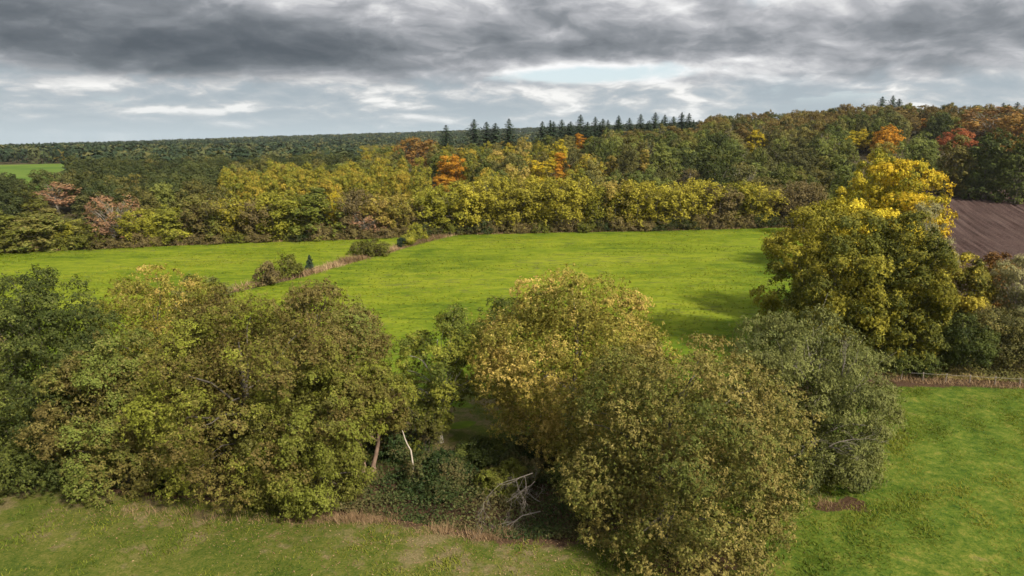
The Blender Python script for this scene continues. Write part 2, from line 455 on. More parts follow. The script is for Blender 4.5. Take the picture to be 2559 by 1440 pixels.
LM = dict(
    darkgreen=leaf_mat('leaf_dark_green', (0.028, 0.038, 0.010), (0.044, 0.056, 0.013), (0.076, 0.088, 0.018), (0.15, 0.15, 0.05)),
    green=leaf_mat('leaf_green', (0.0483, 0.0598, 0.0115), (0.0805, 0.0943, 0.0147), (0.1288, 0.1311, 0.0189), (0.2300, 0.2070, 0.0525)),
    olive=leaf_mat('leaf_olive', (0.056, 0.054, 0.013), (0.076, 0.078, 0.014), (0.094, 0.104, 0.016), (0.18, 0.17, 0.05)),
    bronze=leaf_mat('leaf_bronze', (0.0945, 0.0757, 0.0228), (0.1035, 0.0970, 0.0228), (0.0900, 0.1086, 0.0209), (0.2340, 0.1940, 0.0712)),
    maple=leaf_mat('leaf_maple', (0.078, 0.060, 0.018), (0.078, 0.078, 0.014), (0.108, 0.118, 0.015), (0.22, 0.19, 0.05)),
    gold=leaf_mat('leaf_gold_olive', (0.115, 0.108, 0.018), (0.185, 0.152, 0.028), (0.285, 0.205, 0.055), (0.40, 0.30, 0.11)),
    beige=leaf_mat('leaf_beige_olive', (0.0658, 0.0780, 0.0162), (0.1109, 0.1080, 0.0238), (0.1673, 0.1360, 0.0380), (0.2632, 0.2200, 0.0855)),
    willow=leaf_mat('leaf_willow', (0.0525, 0.0612, 0.0197), (0.0819, 0.0908, 0.0256), (0.1102, 0.1162, 0.0335), (0.2098, 0.2006, 0.0836)),
    greywillow=leaf_mat('leaf_grey_willow', (0.12, 0.12, 0.05), (0.18, 0.17, 0.075), (0.24, 0.22, 0.10), (0.30, 0.27, 0.14)),
    yellowoak=leaf_mat('leaf_yellow_oak', (0.070, 0.072, 0.014), (0.140, 0.122, 0.018), (0.225, 0.185, 0.022), (0.36, 0.27, 0.06)),
    oakyellow=leaf_mat('leaf_olive_oak', (0.0451, 0.0524, 0.0108), (0.0902, 0.0907, 0.0135), (0.1618, 0.1431, 0.0162), (0.2549, 0.2117, 0.0360)),
    crest=leaf_mat('leaf_crest_brown', (0.075, 0.056, 0.020), (0.118, 0.082, 0.026), (0.120, 0.100, 0.028), (0.18, 0.13, 0.04), var=0.3),
    yellow=leaf_mat('leaf_yellow', (0.125, 0.125, 0.014), (0.265, 0.220, 0.016), (0.390, 0.275, 0.018), (0.46, 0.34, 0.05)),
    lemon=leaf_mat('leaf_lemon', (0.1440, 0.1380, 0.0144), (0.2700, 0.2300, 0.0180), (0.3600, 0.2852, 0.0216), (0.4140, 0.3312, 0.0540)),
    orange=leaf_mat('leaf_orange', (0.2043, 0.0928, 0.0101), (0.3179, 0.1419, 0.0101), (0.3519, 0.1964, 0.0216), (0.3860, 0.2292, 0.0360)),
    red=leaf_mat('leaf_red', (0.1500, 0.0440, 0.0176), (0.2250, 0.0680, 0.0256), (0.2700, 0.1040, 0.0400), (0.3000, 0.1440, 0.0560)),
    rust=leaf_mat('leaf_rust', (0.085, 0.045, 0.014), (0.145, 0.075, 0.020), (0.165, 0.105, 0.024), (0.22, 0.13, 0.04)),
    pink=leaf_mat('leaf_pinkish', (0.1275, 0.0723, 0.0425), (0.1785, 0.0978, 0.0553), (0.1955, 0.1190, 0.0595), (0.2380, 0.1445, 0.0765)),
    coppice=leaf_mat('leaf_coppice', (0.1380, 0.1264, 0.0188), (0.2098, 0.1895, 0.0209), (0.2815, 0.2425, 0.0272), (0.3754, 0.3046, 0.0627)),
    coppicegreen=leaf_mat('leaf_coppice_green', (0.0986, 0.1030, 0.0147), (0.1624, 0.1624, 0.0189), (0.2184, 0.2038, 0.0231), (0.2800, 0.2352, 0.0525)),
    brownscrub=leaf_mat('leaf_brown_scrub', (0.075, 0.058, 0.026), (0.108, 0.084, 0.034), (0.125, 0.105, 0.034), (0.18, 0.14, 0.06)),
    poplar=leaf_mat('leaf_poplar', (0.0896, 0.1012, 0.0151), (0.1584, 0.1495, 0.0189), (0.2458, 0.1725, 0.0246), (0.3059, 0.2415, 0.0378)),
    midgreen=leaf_mat('leaf_mid_green', (0.0437, 0.0568, 0.0152), (0.0706, 0.0860, 0.0199), (0.1025, 0.1118, 0.0247), (0.1512, 0.1462, 0.0475), var=0.42),
    woodolive=leaf_mat('leaf_wood_olive', (0.0533, 0.0550, 0.0190), (0.0860, 0.0843, 0.0247), (0.1204, 0.1066, 0.0285), (0.1720, 0.1462, 0.0475), var=0.42),
    oakdark=leaf_mat('leaf_oak_dark', (0.0246, 0.0331, 0.0120), (0.0375, 0.0481, 0.0154), (0.0577, 0.0646, 0.0188), (0.0866, 0.0911, 0.0342), var=0.42),
    needle=leaf_mat('needles_dark', (0.014, 0.024, 0.014), (0.022, 0.036, 0.020), (0.036, 0.052, 0.026), None, trans=0.08),
    farwood=leaf_mat('leaf_far_wood', (0.0187, 0.0306, 0.0152), (0.0360, 0.0476, 0.0190), (0.0720, 0.0697, 0.0247), (0.1008, 0.0850, 0.0380)),
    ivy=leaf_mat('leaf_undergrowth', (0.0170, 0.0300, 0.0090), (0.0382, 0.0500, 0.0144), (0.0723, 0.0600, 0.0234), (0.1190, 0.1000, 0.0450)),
    bramble=leaf_mat('leaf_bramble', (0.06, 0.06, 0.02), (0.10, 0.095, 0.026), (0.15, 0.12, 0.04), (0.22, 0.17, 0.08)),
    straw=leaf_mat('straw', (0.1404, 0.0922, 0.0495), (0.2340, 0.1567, 0.0855), (0.3182, 0.2304, 0.1260), (0.3931, 0.3041, 0.1800), trans=0.2),
    litter=leaf_mat('fallen_leaf', (0.10, 0.055, 0.03), (0.17, 0.10, 0.055), (0.24, 0.16, 0.09), (0.40, 0.30, 0.16), trans=0.1),
    turf=leaf_mat('grass_blade', (0.0582, 0.0900, 0.0120), (0.0918, 0.1220, 0.0140), (0.1456, 0.1550, 0.0220), (0.2128, 0.1900, 0.0500), trans=0.45, val=(0.85, 1.2)),
    meadow=leaf_mat('meadow_blade', (0.0868, 0.1122, 0.0100), (0.1274, 0.1530, 0.0110), (0.1684, 0.1836, 0.0140), (0.1836, 0.1836, 0.0300), trans=0.4, val=(0.85, 1.15)),
)
BARK = bark_mat('bark_grey_brown', (0.05, 0.042, 0.032), (0.13, 0.11, 0.085))
BARK_PALE = bark_mat('bark_pale', (0.15, 0.13, 0.10), (0.34, 0.31, 0.26))
BARK_RED = bark_mat('bark_reddish', (0.12, 0.075, 0.05), (0.24, 0.16, 0.11))
DEADWOOD = bark_mat('dead_wood', (0.085, 0.068, 0.055), (0.21, 0.18, 0.15))
BLEACHED = bark_mat('bleached_wood', (0.26, 0.21, 0.15), (0.46, 0.41, 0.34))

def surf_mat(name, colour, rough=0.95, bump=None, bump_d=0.08, bump_s=0.7):
    m, g, out = new_mat(name)
    d = g.node('ShaderNodeBsdfPrincipled'); d.inputs['Roughness'].default_value = rough; d.inputs['Specular IOR Level'].default_value = 0.02
    c, h = colour(g)
    g.l.new(c, d.inputs['Base Color'])
    if h is not None:
        bp = g.node('ShaderNodeBump'); bp.inputs['Strength'].default_value = bump_s; bp.inputs['Distance'].default_value = bump_d
        g.l.new(h, bp.inputs['Height']); g.l.new(bp.outputs[0], d.inputs['Normal'])
    g.l.new(d.outputs[0], out.inputs[0])
    return m

def ground_col(g):
    co = g.node('ShaderNodeTexCoord').outputs['Object']
    n = g.noise(co, 0.03, 4.0); f = g.noise(co, 0.8, 5.0)
    c = g.mix(g.rng(n, 0.4, 0.6), (0.040, 0.038, 0.018), (0.062, 0.052, 0.026))
    return g.mix(g.rng(f, 0.35, 0.7), c, (0.075, 0.058, 0.034)), f
def lawn_col(g):
    """Front lawn: grass whose tone varies, worn to straw and leaf litter where the surveyed masks say so."""
    co = g.node('ShaderNodeTexCoord').outputs['Object']
    mk = g.sep(g.node('ShaderNodeAttribute', attribute_name='mask').outputs['Vector'])   # x dry, y litter, z lush
    a = g.noise(co, 0.22, 5.0, 0.6, 0.3); b = g.noise(co, 1.6, 5.0, 0.65); c = g.noise(co, 7.0, 4.0, 0.7); e = g.noise(co, 0.7, 5.0, 0.6)
    lush = g.ramp(g.add(g.mul(a, 0.18), g.add(g.mul(e, 0.22), g.add(g.mul(b, 0.3), g.mul(c, 0.3)))), [(0.39, (0.0183, 0.0416, 0.0066)), (0.45, (0.0439, 0.0790, 0.0099)), (0.52, (0.0830, 0.1165, 0.0154)), (0.61, (0.1830, 0.1716, 0.0352))])
    worn = g.ramp(g.add(g.mul(a, 0.25), g.add(g.mul(b, 0.3), g.mul(c, 0.45))), [(0.37, (0.024, 0.044, 0.007)), (0.46, (0.056, 0.076, 0.012)), (0.55, (0.098, 0.100, 0.022)), (0.66, (0.165, 0.140, 0.050))])
    straw = g.ramp(c, [(0.3, (0.075, 0.066, 0.026)), (0.7, (0.190, 0.150, 0.076))])
    lit = g.ramp(c, [(0.3, (0.0270, 0.0168, 0.0108)), (0.5, (0.0600, 0.0360, 0.0216)), (0.72, (0.1200, 0.0780, 0.0480))])
    base = g.mix(mk[2], worn, lush)
    dry = g.rng(g.add(mk[0], g.mul(g.sub(g.add(g.mul(a, 0.55), g.mul(e, 0.45)), 0.5), 3.4)), 0.40, 0.80)
    base = g.mix(dry, base, straw)
    l2 = g.rng(g.add(mk[1], g.mul(g.sub(g.add(g.mul(b, 0.6), g.mul(e, 0.4)), 0.5), 1.3)), 0.42, 0.62)
    return g.mix(l2, base, lit), g.add(g.mul(b, 0.5), g.mul(c, 0.5))
def meadow_col(g):
    co = g.node('ShaderNodeTexCoord').outputs['Object']
    x, y, z = g.sep(co)
    s = g.xyz(g.mul(x, 0.45), y, z)
    a = g.noise(s, 0.05, 4.0, 0.6, 0.6); b = g.noise(s, 0.35, 5.0, 0.62, 0.4); c = g.noise(s, 1.7, 5.0, 0.7)
    mk = g.sep(g.node('ShaderNodeAttribute', attribute_name='mask').outputs['Vector'])    # x lush, y dry
    f = g.add(g.mul(a, 0.34), g.add(g.mul(b, 0.36), g.mul(c, 0.30)))
    cc = g.ramp(f, [(0.39, (0.0501, 0.0817, 0.0083)), (0.455, (0.0914, 0.1272, 0.0095)), (0.52, (0.1347, 0.1678, 0.0119)), (0.59, (0.1732, 0.1951, 0.0166))])
    cc = g.mix(g.mul(mk[0], 0.75), cc, g.ramp(f, [(0.38, (0.0307, 0.0704, 0.0083)), (0.6, (0.0818, 0.1361, 0.0119))]))
    sp = g.noise(s, 0.6, 6.0, 0.7)
    cc = g.mix(g.rng(g.add(sp, g.mul(g.sub(a, 0.5), 0.5)), 0.56, 0.68, 0.0, 0.75), cc, (0.0842, 0.0936, 0.0268))
    dr = g.rng(g.add(mk[1], g.mul(g.sub(b, 0.5), 1.2)), 0.4, 0.7)
    return g.mix(dr, cc, (0.0818, 0.0681, 0.0387)), g.add(g.mul(b, 0.4), g.mul(c, 0.6))
def plough_col(g):
    co = g.node('ShaderNodeTexCoord').outputs['Object']
    x, y, z = g.sep(co)
    al = g.add(g.mul(x, 0.345), g.mul(y, 0.9386)); ac = g.sub(g.mul(x, 0.9386), g.mul(y, 0.345))
    st = g.noise(g.xyz(g.mul(al, 0.03), ac, 0.0), 0.75, 3.0, 0.6)        # dark and pale streaks along the furrows, painted in for ridge shading
    a = g.noise(co, 0.06, 4.0); b = g.noise(co, 1.8, 6.0, 0.7)
    f = g.add(g.mul(b, 0.45), g.mul(st, 0.55))
    c = g.ramp(f, [(0.36, (0.0161, 0.0100, 0.0088)), (0.47, (0.0454, 0.0290, 0.0256)), (0.56, (0.0756, 0.0510, 0.0444)), (0.68, (0.1160, 0.0830, 0.0710))])
    return g.mix(g.rng(a, 0.4, 0.65, 0.0, 0.35), c, (0.0756, 0.0530, 0.0454)), b
def farfield_col(g):
    co = g.node('ShaderNodeTexCoord').outputs['Object']
    n = g.noise(co, 0.02, 4.0)
    return g.ramp(n, [(0.35, (0.0630, 0.1110, 0.0180)), (0.65, (0.1110, 0.1560, 0.0270))]), None
GROUND = surf_mat('forest_floor', ground_col, bump_d=0.3)
LAWN = surf_mat('lawn_turf', lawn_col, bump_d=0.10, bump_s=0.9)
MEADOW = surf_mat('meadow_turf', meadow_col, bump_d=0.16, bump_s=0.9)
PLOUGH = surf_mat('ploughed_soil', plough_col, bump_d=0.18, bump_s=0.9)
FARFIELD = surf_mat('far_field_grass', farfield_col)

# ------------------------------------------------------------------ the setting
def sheet(name, X, Y, Z, mat, mask=None, smooth=True):
    """A grid of points as one sheet."""
    r, c = X.shape
    v = np.stack([X, Y, Z], -1).reshape(-1, 3)
    i = np.arange(r - 1)[:, None] * c; j = np.arange(c - 1)[None]
    q = np.stack([i + j, i + j + 1, i + c + j + 1, i + c + j], -1).reshape(-1, 4)
    me = mesh_from(name, v, q, smooth=smooth)
    if mask is not None:
        a = me.attributes.new('mask', 'FLOAT_VECTOR', 'POINT'); a.data.foreach_set('vector', np.asarray(mask, np.float32).reshape(-1, 3).ravel())
    o = link(name, me, mat); o['kind'] = 'structure'
    return o
def polyline_x(pts, y): return np.interp(y, [p[1] for p in pts], [p[0] for p in pts])

gy = np.concatenate([np.linspace(-60, 720, 105), np.geomspace(735, 4700, 60)])
gx = np.concatenate([-np.geomspace(4700, 520, 50), np.linspace(-510, 620, 150), np.geomspace(630, 4700, 50)])
X, Y = np.meshgrid(gx, gy)
sheet('ground', X, Y, terrain(X, Y) - 0.25 * ((Y < 330) & (abs(X) < 300)), GROUND)

# far hedge foot line, ditch line and the tree row on the meadow's right side, in metres
HEDGE = [hit(*p) for p in ((-260, 652), (0, 633), (300, 620), (600, 607), (900, 598), (1110, 588), (1400, 581), (1650, 577), (1940, 569), (2080, 563))]
def hedge_y(x): return np.interp(x, [p[0] for p in HEDGE], [p[1] for p in HEDGE])
def hedge_at(px):
    s = (px - 1279.5) / F / 0.991
    xs = np.linspace(HEDGE[0][0] - 30, HEDGE[-1][0], 900); ys = hedge_y(xs)
    i = int(np.argmin(abs(xs / ys - s)))
    return float(xs[i]), float(ys[i])
DITCH = [hit(*p) for p in ((470, 752), (570, 728), (700, 700), (800, 672), (880, 650), (985, 622), (1045, 606), (1110, 589))]
ROW = [(40.0, 74.0), (47, 88), (62, 130), (77, 180), (90, 228)]

t = np.linspace(0, 1, 170) ** 1.15; s = np.linspace(-190, 92, 240)
Xs, Ts = np.meshgrid(s, t)
far_y = hedge_y(Xs) + 1.0
near_y = np.where(Xs < 30, 66, 78) + 0 * Xs
Ym = near_y + (far_y - near_y) * Ts
xr = polyline_x(ROW, Ym)
Xm = np.minimum(Xs, xr + 1.0) + 0.0
dit = np.interp(Ym, [p[1] for p in DITCH], [p[0] for p in DITCH])
on_ditch = np.exp(-((Xm - dit) / 2.0) ** 2) * (Ym > DITCH[0][1] - 6)
lush = np.clip(1 - (xr - Xm) / 26, 0, 1) * sstep(230, 120, Ym) + 0.7 * np.exp(-(far_y - Ym) / 5.0) + 0.8 * sstep(112, 78, Ym)
sheet('meadow', Xm, Ym, terrain(Xm, Ym) + 0.02 - 0.5 * np.exp(-((Xm - dit) / 1.6) ** 2) * (Ym > DITCH[0][1] - 4), MEADOW,
      np.stack([np.clip(lush, 0, 1), on_ditch, 0 * Xm], -1))

# front lawn with its masks
BELT = [(-60, 54.0), (-38, 53.5), (-25, 51.5), (-18, 50.2), (-8, 48), (0, 45.5), (5, 45.5), (11, 49), (17, 52), (24, 54), (29, 60), (33, 70), (38, 77)]  # where the tree belt's litter begins
lx = np.linspace(-75, 85, 330); ly = np.linspace(18, 80.5, 150)
XL, YL = np.meshgrid(lx, ly)
by = np.interp(XL, [p[0] for p in BELT], [p[1] for p in BELT])
by = np.where(XL > 38, 78.4 - (XL - 38) * 0.03, by)
litter = np.minimum(np.clip(0.5 + (YL - by) / 3.2, 0, 1), np.where(XL > 36, 1.0, np.clip(0.5 + (by + 9.5 - YL) / 3.0, 0, 1)))
for (px, py, rx, ry, a) in ((2265, 958, 3.2, 0.9, 1.0), (2130, 1262, 1.3, 1.3, 1.0), (2070, 1268, 1.4, 0.9, 1.0), (1280, 1330, 3, 1.0, 0.55), (870, 1300, 4.5, 0.8, 0.45), (1750, 1400, 7, 4, 0.62)):
    c = hit(px, py); litter = np.maximum(litter, a * np.exp(-((XL - c[0]) / rx) ** 2 - ((YL - c[1]) / ry) ** 2) * 1.15)
dry = np.clip(0.54 - np.clip(by - YL, 0, 40) / 26, 0.2, 0.54) * sstep(14, 2, XL) + 0.02
lushm = sstep(6, 20, XL) * 0.95 + 0.25 * sstep(46, 38, YL) * sstep(6, -20, XL)
ZL = terrain(XL, YL) + 0.04 + 0.05 * np.sin(XL * 0.9 + np.sin(YL * 0.7)) * np.sin(YL * 1.1)
sheet('lawn', XL, YL, ZL, LAWN, np.stack([dry, np.clip(litter, 0, 1), np.clip(lushm, 0, 1)], -1))

# ploughed field: furrows as real ridges running away from the camera
fd = np.array([0.345, 0.9386]); fn = np.array([0.9386, -0.345])
edge_far = [hit(px, 478) for px in (2300, 2430, 2559, 2700)]
o0 = np.array([66.0, 118.0])
nt = 150
tt = np.arange(nt * 2 + 1) * 0.75; ss = np.linspace(-8, 190, 90)
S, Tq = np.meshgrid(ss, tt)
XP = o0[0] + fd[0] * S + fn[0] * Tq; YP = o0[1] + fd[1] * S + fn[1] * Tq
limit = np.interp(XP, [p[0] for p in edge_far], [p[1] for p in edge_far])
YPc = np.minimum(YP, limit); XPc = XP - (YP - YPc) * fd[0] / fd[1]
ridge = (np.where(np.arange(nt * 2 + 1) % 2 == 1, 0.42, 0.0) * np.repeat(RNG.choice([0.7, 1.0, 1.0, 1.6], nt + 1), 2)[:nt * 2 + 1])[:, None] + RNG.normal(0, 0.035, S.shape)
sheet('ploughed_field', XPc, YPc, terrain(XPc, YPc) + 0.05 + ridge, PLOUGH, smooth=False)

# pale green field far behind the left wood
ff = [hit(-90, 505, 0.5), hit(180, 505, 0.5), hit(190, 408, 0.5), hit(-90, 414, 0.5)]
uu, vv2 = np.meshgrid(np.linspace(0, 1, 24), np.linspace(0, 1, 12))
XF = (1 - uu) * (1 - vv2) * ff[0][0] + uu * (1 - vv2) * ff[1][0] + uu * vv2 * ff[2][0] + (1 - uu) * vv2 * ff[3][0]
YF = (1 - uu) * (1 - vv2) * ff[0][1] + uu * (1 - vv2) * ff[1][1] + uu * vv2 * ff[2][1] + (1 - uu) * vv2 * ff[3][1]
sheet('field', XF, YF, terrain(XF, YF) + 0.4, FARFIELD)

# ------------------------------------------------------------------ trees
ORD = ['first', 'second', 'third', 'fourth', 'fifth', 'sixth', 'seventh', 'eighth', 'ninth', 'tenth', 'eleventh', 'twelfth', 'thirteenth', 'fourteenth', 'fifteenth', 'sixteenth', 'seventeenth', 'eighteenth', 'nineteenth', 'twentieth']
def ordinal(i):
    if i >= 99: return 'one hundred and ' + ordinal(i - 100) if i > 99 else 'hundredth'
    if i < 20: return ORD[i]
    tens = ['twenty', 'thirty', 'forty', 'fifty', 'sixty', 'seventy', 'eighty', 'ninety'][(i + 1) // 10 - 2]
    return tens[:-1] + 'ieth' if (i + 1) % 10 == 0 else tens + '-' + ORD[(i + 1) % 10 - 1]

def plant(name, label, cat, meshes, leaf, bark, x, y, rz=0.0, scale=(1, 1, 1), group=None, z=None, wood='trunk', fol='crown'):
    """A tree or shrub: an Empty at its foot, its foliage and its wood as parts."""
    z = float(terrain(x, y)) if z is None else z
    o = empty(name, (x, y, z), rz, scale); tag(o, label, cat, group)
    link(fol, meshes[0], LM[leaf], o, True); link(wood, meshes[1], bark, o, True)
    return o

def big(name, label, seed, prof, cx, y_top, width, y, leaf, bark=BARK, z0=0.08, nl=42000, nc=330, lf=0.235, cat='tree', wood='trunk', **kw):
    """A near tree set where it stands: its middle at pixel column cx, depth y metres, its top at pixel row y_top, its spread `width` pixels."""
    zg = float(terrain((cx - 1279.5) / F * y, y)); H = top_z(y, y_top) - zg
    x = (cx - 1279.5) / F * (y * CP - (zg + 0.55 * H - CAM_Z) * SP)
    dist = math.hypot(y, CAM_Z - H * 0.6)
    R = width / F * dist * 0.47
    nl, lf = int(nl * 1.75), lf * 0.76
    ms = crown(name, seed, prof, R, H, z0 * H, nc, nl, lf, kw.pop('rc', 0.135), **kw)
    return plant(name, label, cat, ms, leaf, bark, x, y, wood=wood, z=zg)

# the belt of trees across the front, from one side to the other
big('broadleaf_tree', 'dark green round-headed tree at the end of the front belt, cut by the picture edge', 11, 'dome', 110, 692, 420, 60, 'darkgreen', nl=60000, nc=420, trunk_r=0.4, z0=0.03)
big('broadleaf_tree', 'golden-olive tree top rising behind the front belt, next to the dark green tree', 12, 'dome', 385, 688, 350, 69, 'gold', nl=30000, trunk_r=0.35, z0=0.15)
big('broadleaf_tree', 'olive maple with brown patches, low branches sweeping the dry lawn, beside the dark green tree', 13, 'bush', 300, 845, 370, 55.5, 'bronze', nl=46000, trunk_r=0.4, z0=0.02, lobes=0.5, pull=0.72, bough=8)
big('broadleaf_tree', 'largest green maple of the front belt, yellow-green side and foliage down to the straw', 14, 'bush', 615, 760, 520, 57.5, 'maple', nl=64000, nc=480, trunk_r=0.5, z0=0.02, rc=0.13, lobes=0.5, pull=0.70, bough=8)
big('broadleaf_tree', 'fresh green low maple in front of the largest maple, next to the two-stemmed tree', 24, 'bush', 765, 930, 330, 54, 'olive', nl=36000, nc=260, trunk_r=0.35, z0=0.02, lobes=0.5, pull=0.74, bough=8)
big('broadleaf_tree', 'brown-tinged maple crown behind the largest green maple, below the ditch scrub', 15, 'dome', 800, 705, 400, 68, 'bronze', nl=40000, trunk_r=0.4, z0=0.12)
big('broadleaf_tree', 'pale yellow-green small tree top between golden-olive tree and brown-tinged maple', 16, 'dome', 540, 722, 200, 66, 'maple', nl=16000, trunk_r=0.25, z0=0.2)
big('broadleaf_tree', 'leafy tree standing on two bare reddish stems beside the bleached dead stem', 17, 'dome', 915, 905, 230, 57, 'maple', BARK_RED, z0=0.36, nl=15000, nc=110, trunk_r=0.34, stems=2, rc=0.2)
big('broadleaf_tree', 'slim open green tree with pale trunk between the two-stemmed tree and the dark slender one', 18, 'dome', 1098, 772, 225, 63, 'green', BARK_PALE, z0=0.22, nl=19000, nc=150, trunk_r=0.22, n_limb=36, rc=0.17, gap=0.12, fill=0.02, pull=0.7)
big('broadleaf_tree', 'slender dark green tree seen against the meadow, behind the golden tree', 19, 'ovoid', 1250, 738, 170, 73, 'green', BARK, z0=0.28, nl=11000, nc=80, trunk_r=0.2, rc=0.24)
big('broadleaf_tree', 'tall golden-olive oak with pale gold leaf tips in the middle of the belt', 20, 'bush', 1425, 700, 570, 61, 'gold', nl=68000, nc=560, trunk_r=0.5, z0=0.10, rc=0.125, lobes=0.45, pull=0.72, bough=8)
big('broadleaf_tree', 'broad beige-olive oak nearest the camera, its foot cut off below', 21, 'bush', 1672, 886, 640, 46, 'beige', nl=84000, nc=640, lf=0.20, trunk_r=0.5, z0=0.06, rc=0.12, lobes=0.55, pull=0.72, bough=8)
big('willow_tree', 'rounded grey-green willow with bare pale branches beside the bright lawn', 22, 'bush', 2012, 792, 430, 57, 'willow', BARK_PALE, nl=80000, nc=420, lf=0.24, ratio=0.45, streak=0.045, upright=0.5, trunk_r=0.5, z0=0.03, stems=4, twig=70, n_limb=50, rc=0.14, inner=0.25)
# the row along the meadow's side, near to far
big('broadleaf_tree', 'big yellow-green oak leaning over the meadow at the head of the row', 31, 'dome', 2090, 528, 350, 88, 'oakyellow', nl=48000, nc=300, lf=0.34, trunk_r=0.5, z0=0.14)
big('broadleaf_tree', 'olive hornbeam whose foliage hangs to the fence, joined to the big yellow-green oak', 32, 'bush', 2270, 545, 250, 86, 'oakyellow', nl=42000, nc=300, lf=0.32, pull=0.9, trunk_r=0.4, z0=0.05)
big('broadleaf_tree', 'yellow-topped tree of the row just behind the big yellow-green oak', 33, 'dome', 2150, 500, 300, 104, 'lemon', nl=40000, nc=240, lf=0.42, pull=0.92, trunk_r=0.4, z0=0.12)
big('willow_tree', 'pale grey-green willow of the row at the corner of the ploughed field', 34, 'bush', 2300, 505, 165, 108, 'greywillow', BARK_PALE, nl=18000, nc=150, lf=0.38, ratio=0.4, streak=0.05, upright=0.5, trunk_r=0.35, z0=0.05, twig=30)
big('broadleaf_tree', 'brightest yellow round tree of the row, above the ploughed field corner', 35, 'dome', 2245, 412, 245, 140, 'yellow', nl=32000, nc=230, lf=0.5, pull=0.85, lobes=0.5, trunk_r=0.4, z0=0.06)
big('broadleaf_tree', 'lemon-yellow spreading tree of the row at the end of the far hedge', 36, 'bush', 2150, 432, 160, 150, 'lemon', nl=20000, nc=160, lf=0.5, pull=0.92, trunk_r=0.35, z0=0.05)
big('broadleaf_tree', 'farthest yellow dome of the row, just below the orange round tree', 37, 'dome', 2195, 376, 150, 182, 'yellow', nl=16000, nc=140, lf=0.6, pull=0.92, trunk_r=0.4, z0=0.06)
# shrubs by the fence
big('shrub', 'golden-leaved small tree standing in front of the ploughed field', 41, 'bush', 2425, 640, 120, 98, 'yellowoak', nl=12000, nc=90, lf=0.36, trunk_r=0.2, cat='shrub', wood='stem', rc=0.22)
big('shrub', 'dark reddish-brown bush at the near edge of the ploughed field', 42, 'bush', 2490, 622, 95, 104, 'rust', nl=8000, nc=70, lf=0.36, trunk_r=0.16, cat='shrub', wood='stem', rc=0.24)
big('shrub', 'grey-green willow shrub at the picture edge beside the reddish-brown bush', 43, 'fan', 2545, 640, 120, 96, 'greywillow', BARK_PALE, nl=11000, nc=90, lf=0.3, ratio=0.4, streak=0.06, upright=0.6, trunk_r=0.2, cat='shrub', wood='stem', twig=25, rc=0.22)
big('shrub', 'dark glossy holly bush growing behind the fence posts', 44, 'bush', 2405, 790, 140, 84, 'darkgreen', nl=12000, nc=90, lf=0.26, trunk_r=0.18, cat='shrub', wood='stem', rc=0.22)
big('shrub', 'tan and green bramble thicket behind the fence at the picture edge', 45, 'bush', 2520, 785, 190, 86, 'bramble', nl=14000, nc=120, lf=0.26, trunk_r=0.12, cat='shrub', wood='stem', stems=4, rc=0.2)
big('shrub', 'straw-coloured scrub rising between the holly bush and golden small tree', 46, 'bush', 2460, 770, 200, 93, 'bramble', nl=11000, nc=90, lf=0.28, trunk_r=0.12, cat='shrub', wood='stem', stems=4, rc=0.2)
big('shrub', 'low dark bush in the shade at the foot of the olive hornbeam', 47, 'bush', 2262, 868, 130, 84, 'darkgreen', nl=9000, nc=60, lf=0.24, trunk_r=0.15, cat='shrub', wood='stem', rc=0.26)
# shrubs within and behind the belt
big('shrub', 'leafless grey-brown thorn bush at the edge beyond the dark green tree', 51, 'fan', 15, 735, 130, 74, 'brownscrub', BARK, nl=2500, nc=50, lf=0.2, streak=0.1, upright=0.6, trunk_r=0.2, stems=5, cat='shrub', wood='stem', twig=120, n_limb=50, rc=0.25, fill=0.0)
big('shrub', 'grey-green bush on the meadow edge behind the pale yellow-green tree top', 52, 'bush', 500, 688, 130, 92, 'willow', nl=9000, nc=70, lf=0.3, trunk_r=0.15, cat='shrub', wood='stem', rc=0.24)
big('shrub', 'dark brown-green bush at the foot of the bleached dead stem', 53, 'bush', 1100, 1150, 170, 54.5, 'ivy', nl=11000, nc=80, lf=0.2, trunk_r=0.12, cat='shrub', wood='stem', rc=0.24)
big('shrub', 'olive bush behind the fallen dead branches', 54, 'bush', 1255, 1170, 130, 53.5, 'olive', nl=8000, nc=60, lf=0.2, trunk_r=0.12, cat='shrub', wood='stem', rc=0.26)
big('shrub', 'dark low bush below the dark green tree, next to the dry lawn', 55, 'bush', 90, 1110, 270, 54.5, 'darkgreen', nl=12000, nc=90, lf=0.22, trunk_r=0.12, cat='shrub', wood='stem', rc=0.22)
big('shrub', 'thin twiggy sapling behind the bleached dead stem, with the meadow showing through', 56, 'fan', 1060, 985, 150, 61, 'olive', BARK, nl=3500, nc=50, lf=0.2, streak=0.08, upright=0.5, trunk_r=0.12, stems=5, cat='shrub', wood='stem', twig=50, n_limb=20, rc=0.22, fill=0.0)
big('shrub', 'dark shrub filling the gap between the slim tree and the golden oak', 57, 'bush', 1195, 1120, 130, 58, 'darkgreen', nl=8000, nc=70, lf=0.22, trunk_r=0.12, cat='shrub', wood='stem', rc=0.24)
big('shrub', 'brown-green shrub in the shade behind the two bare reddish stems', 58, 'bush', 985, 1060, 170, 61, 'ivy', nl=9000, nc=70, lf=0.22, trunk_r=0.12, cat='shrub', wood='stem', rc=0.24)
big('shrub', 'dark ivy mound under the golden oak beside the hanging branch', 59, 'bush', 1345, 1120, 170, 57, 'ivy', nl=9000, nc=70, lf=0.22, trunk_r=0.12, cat='shrub', wood='stem', rc=0.24)
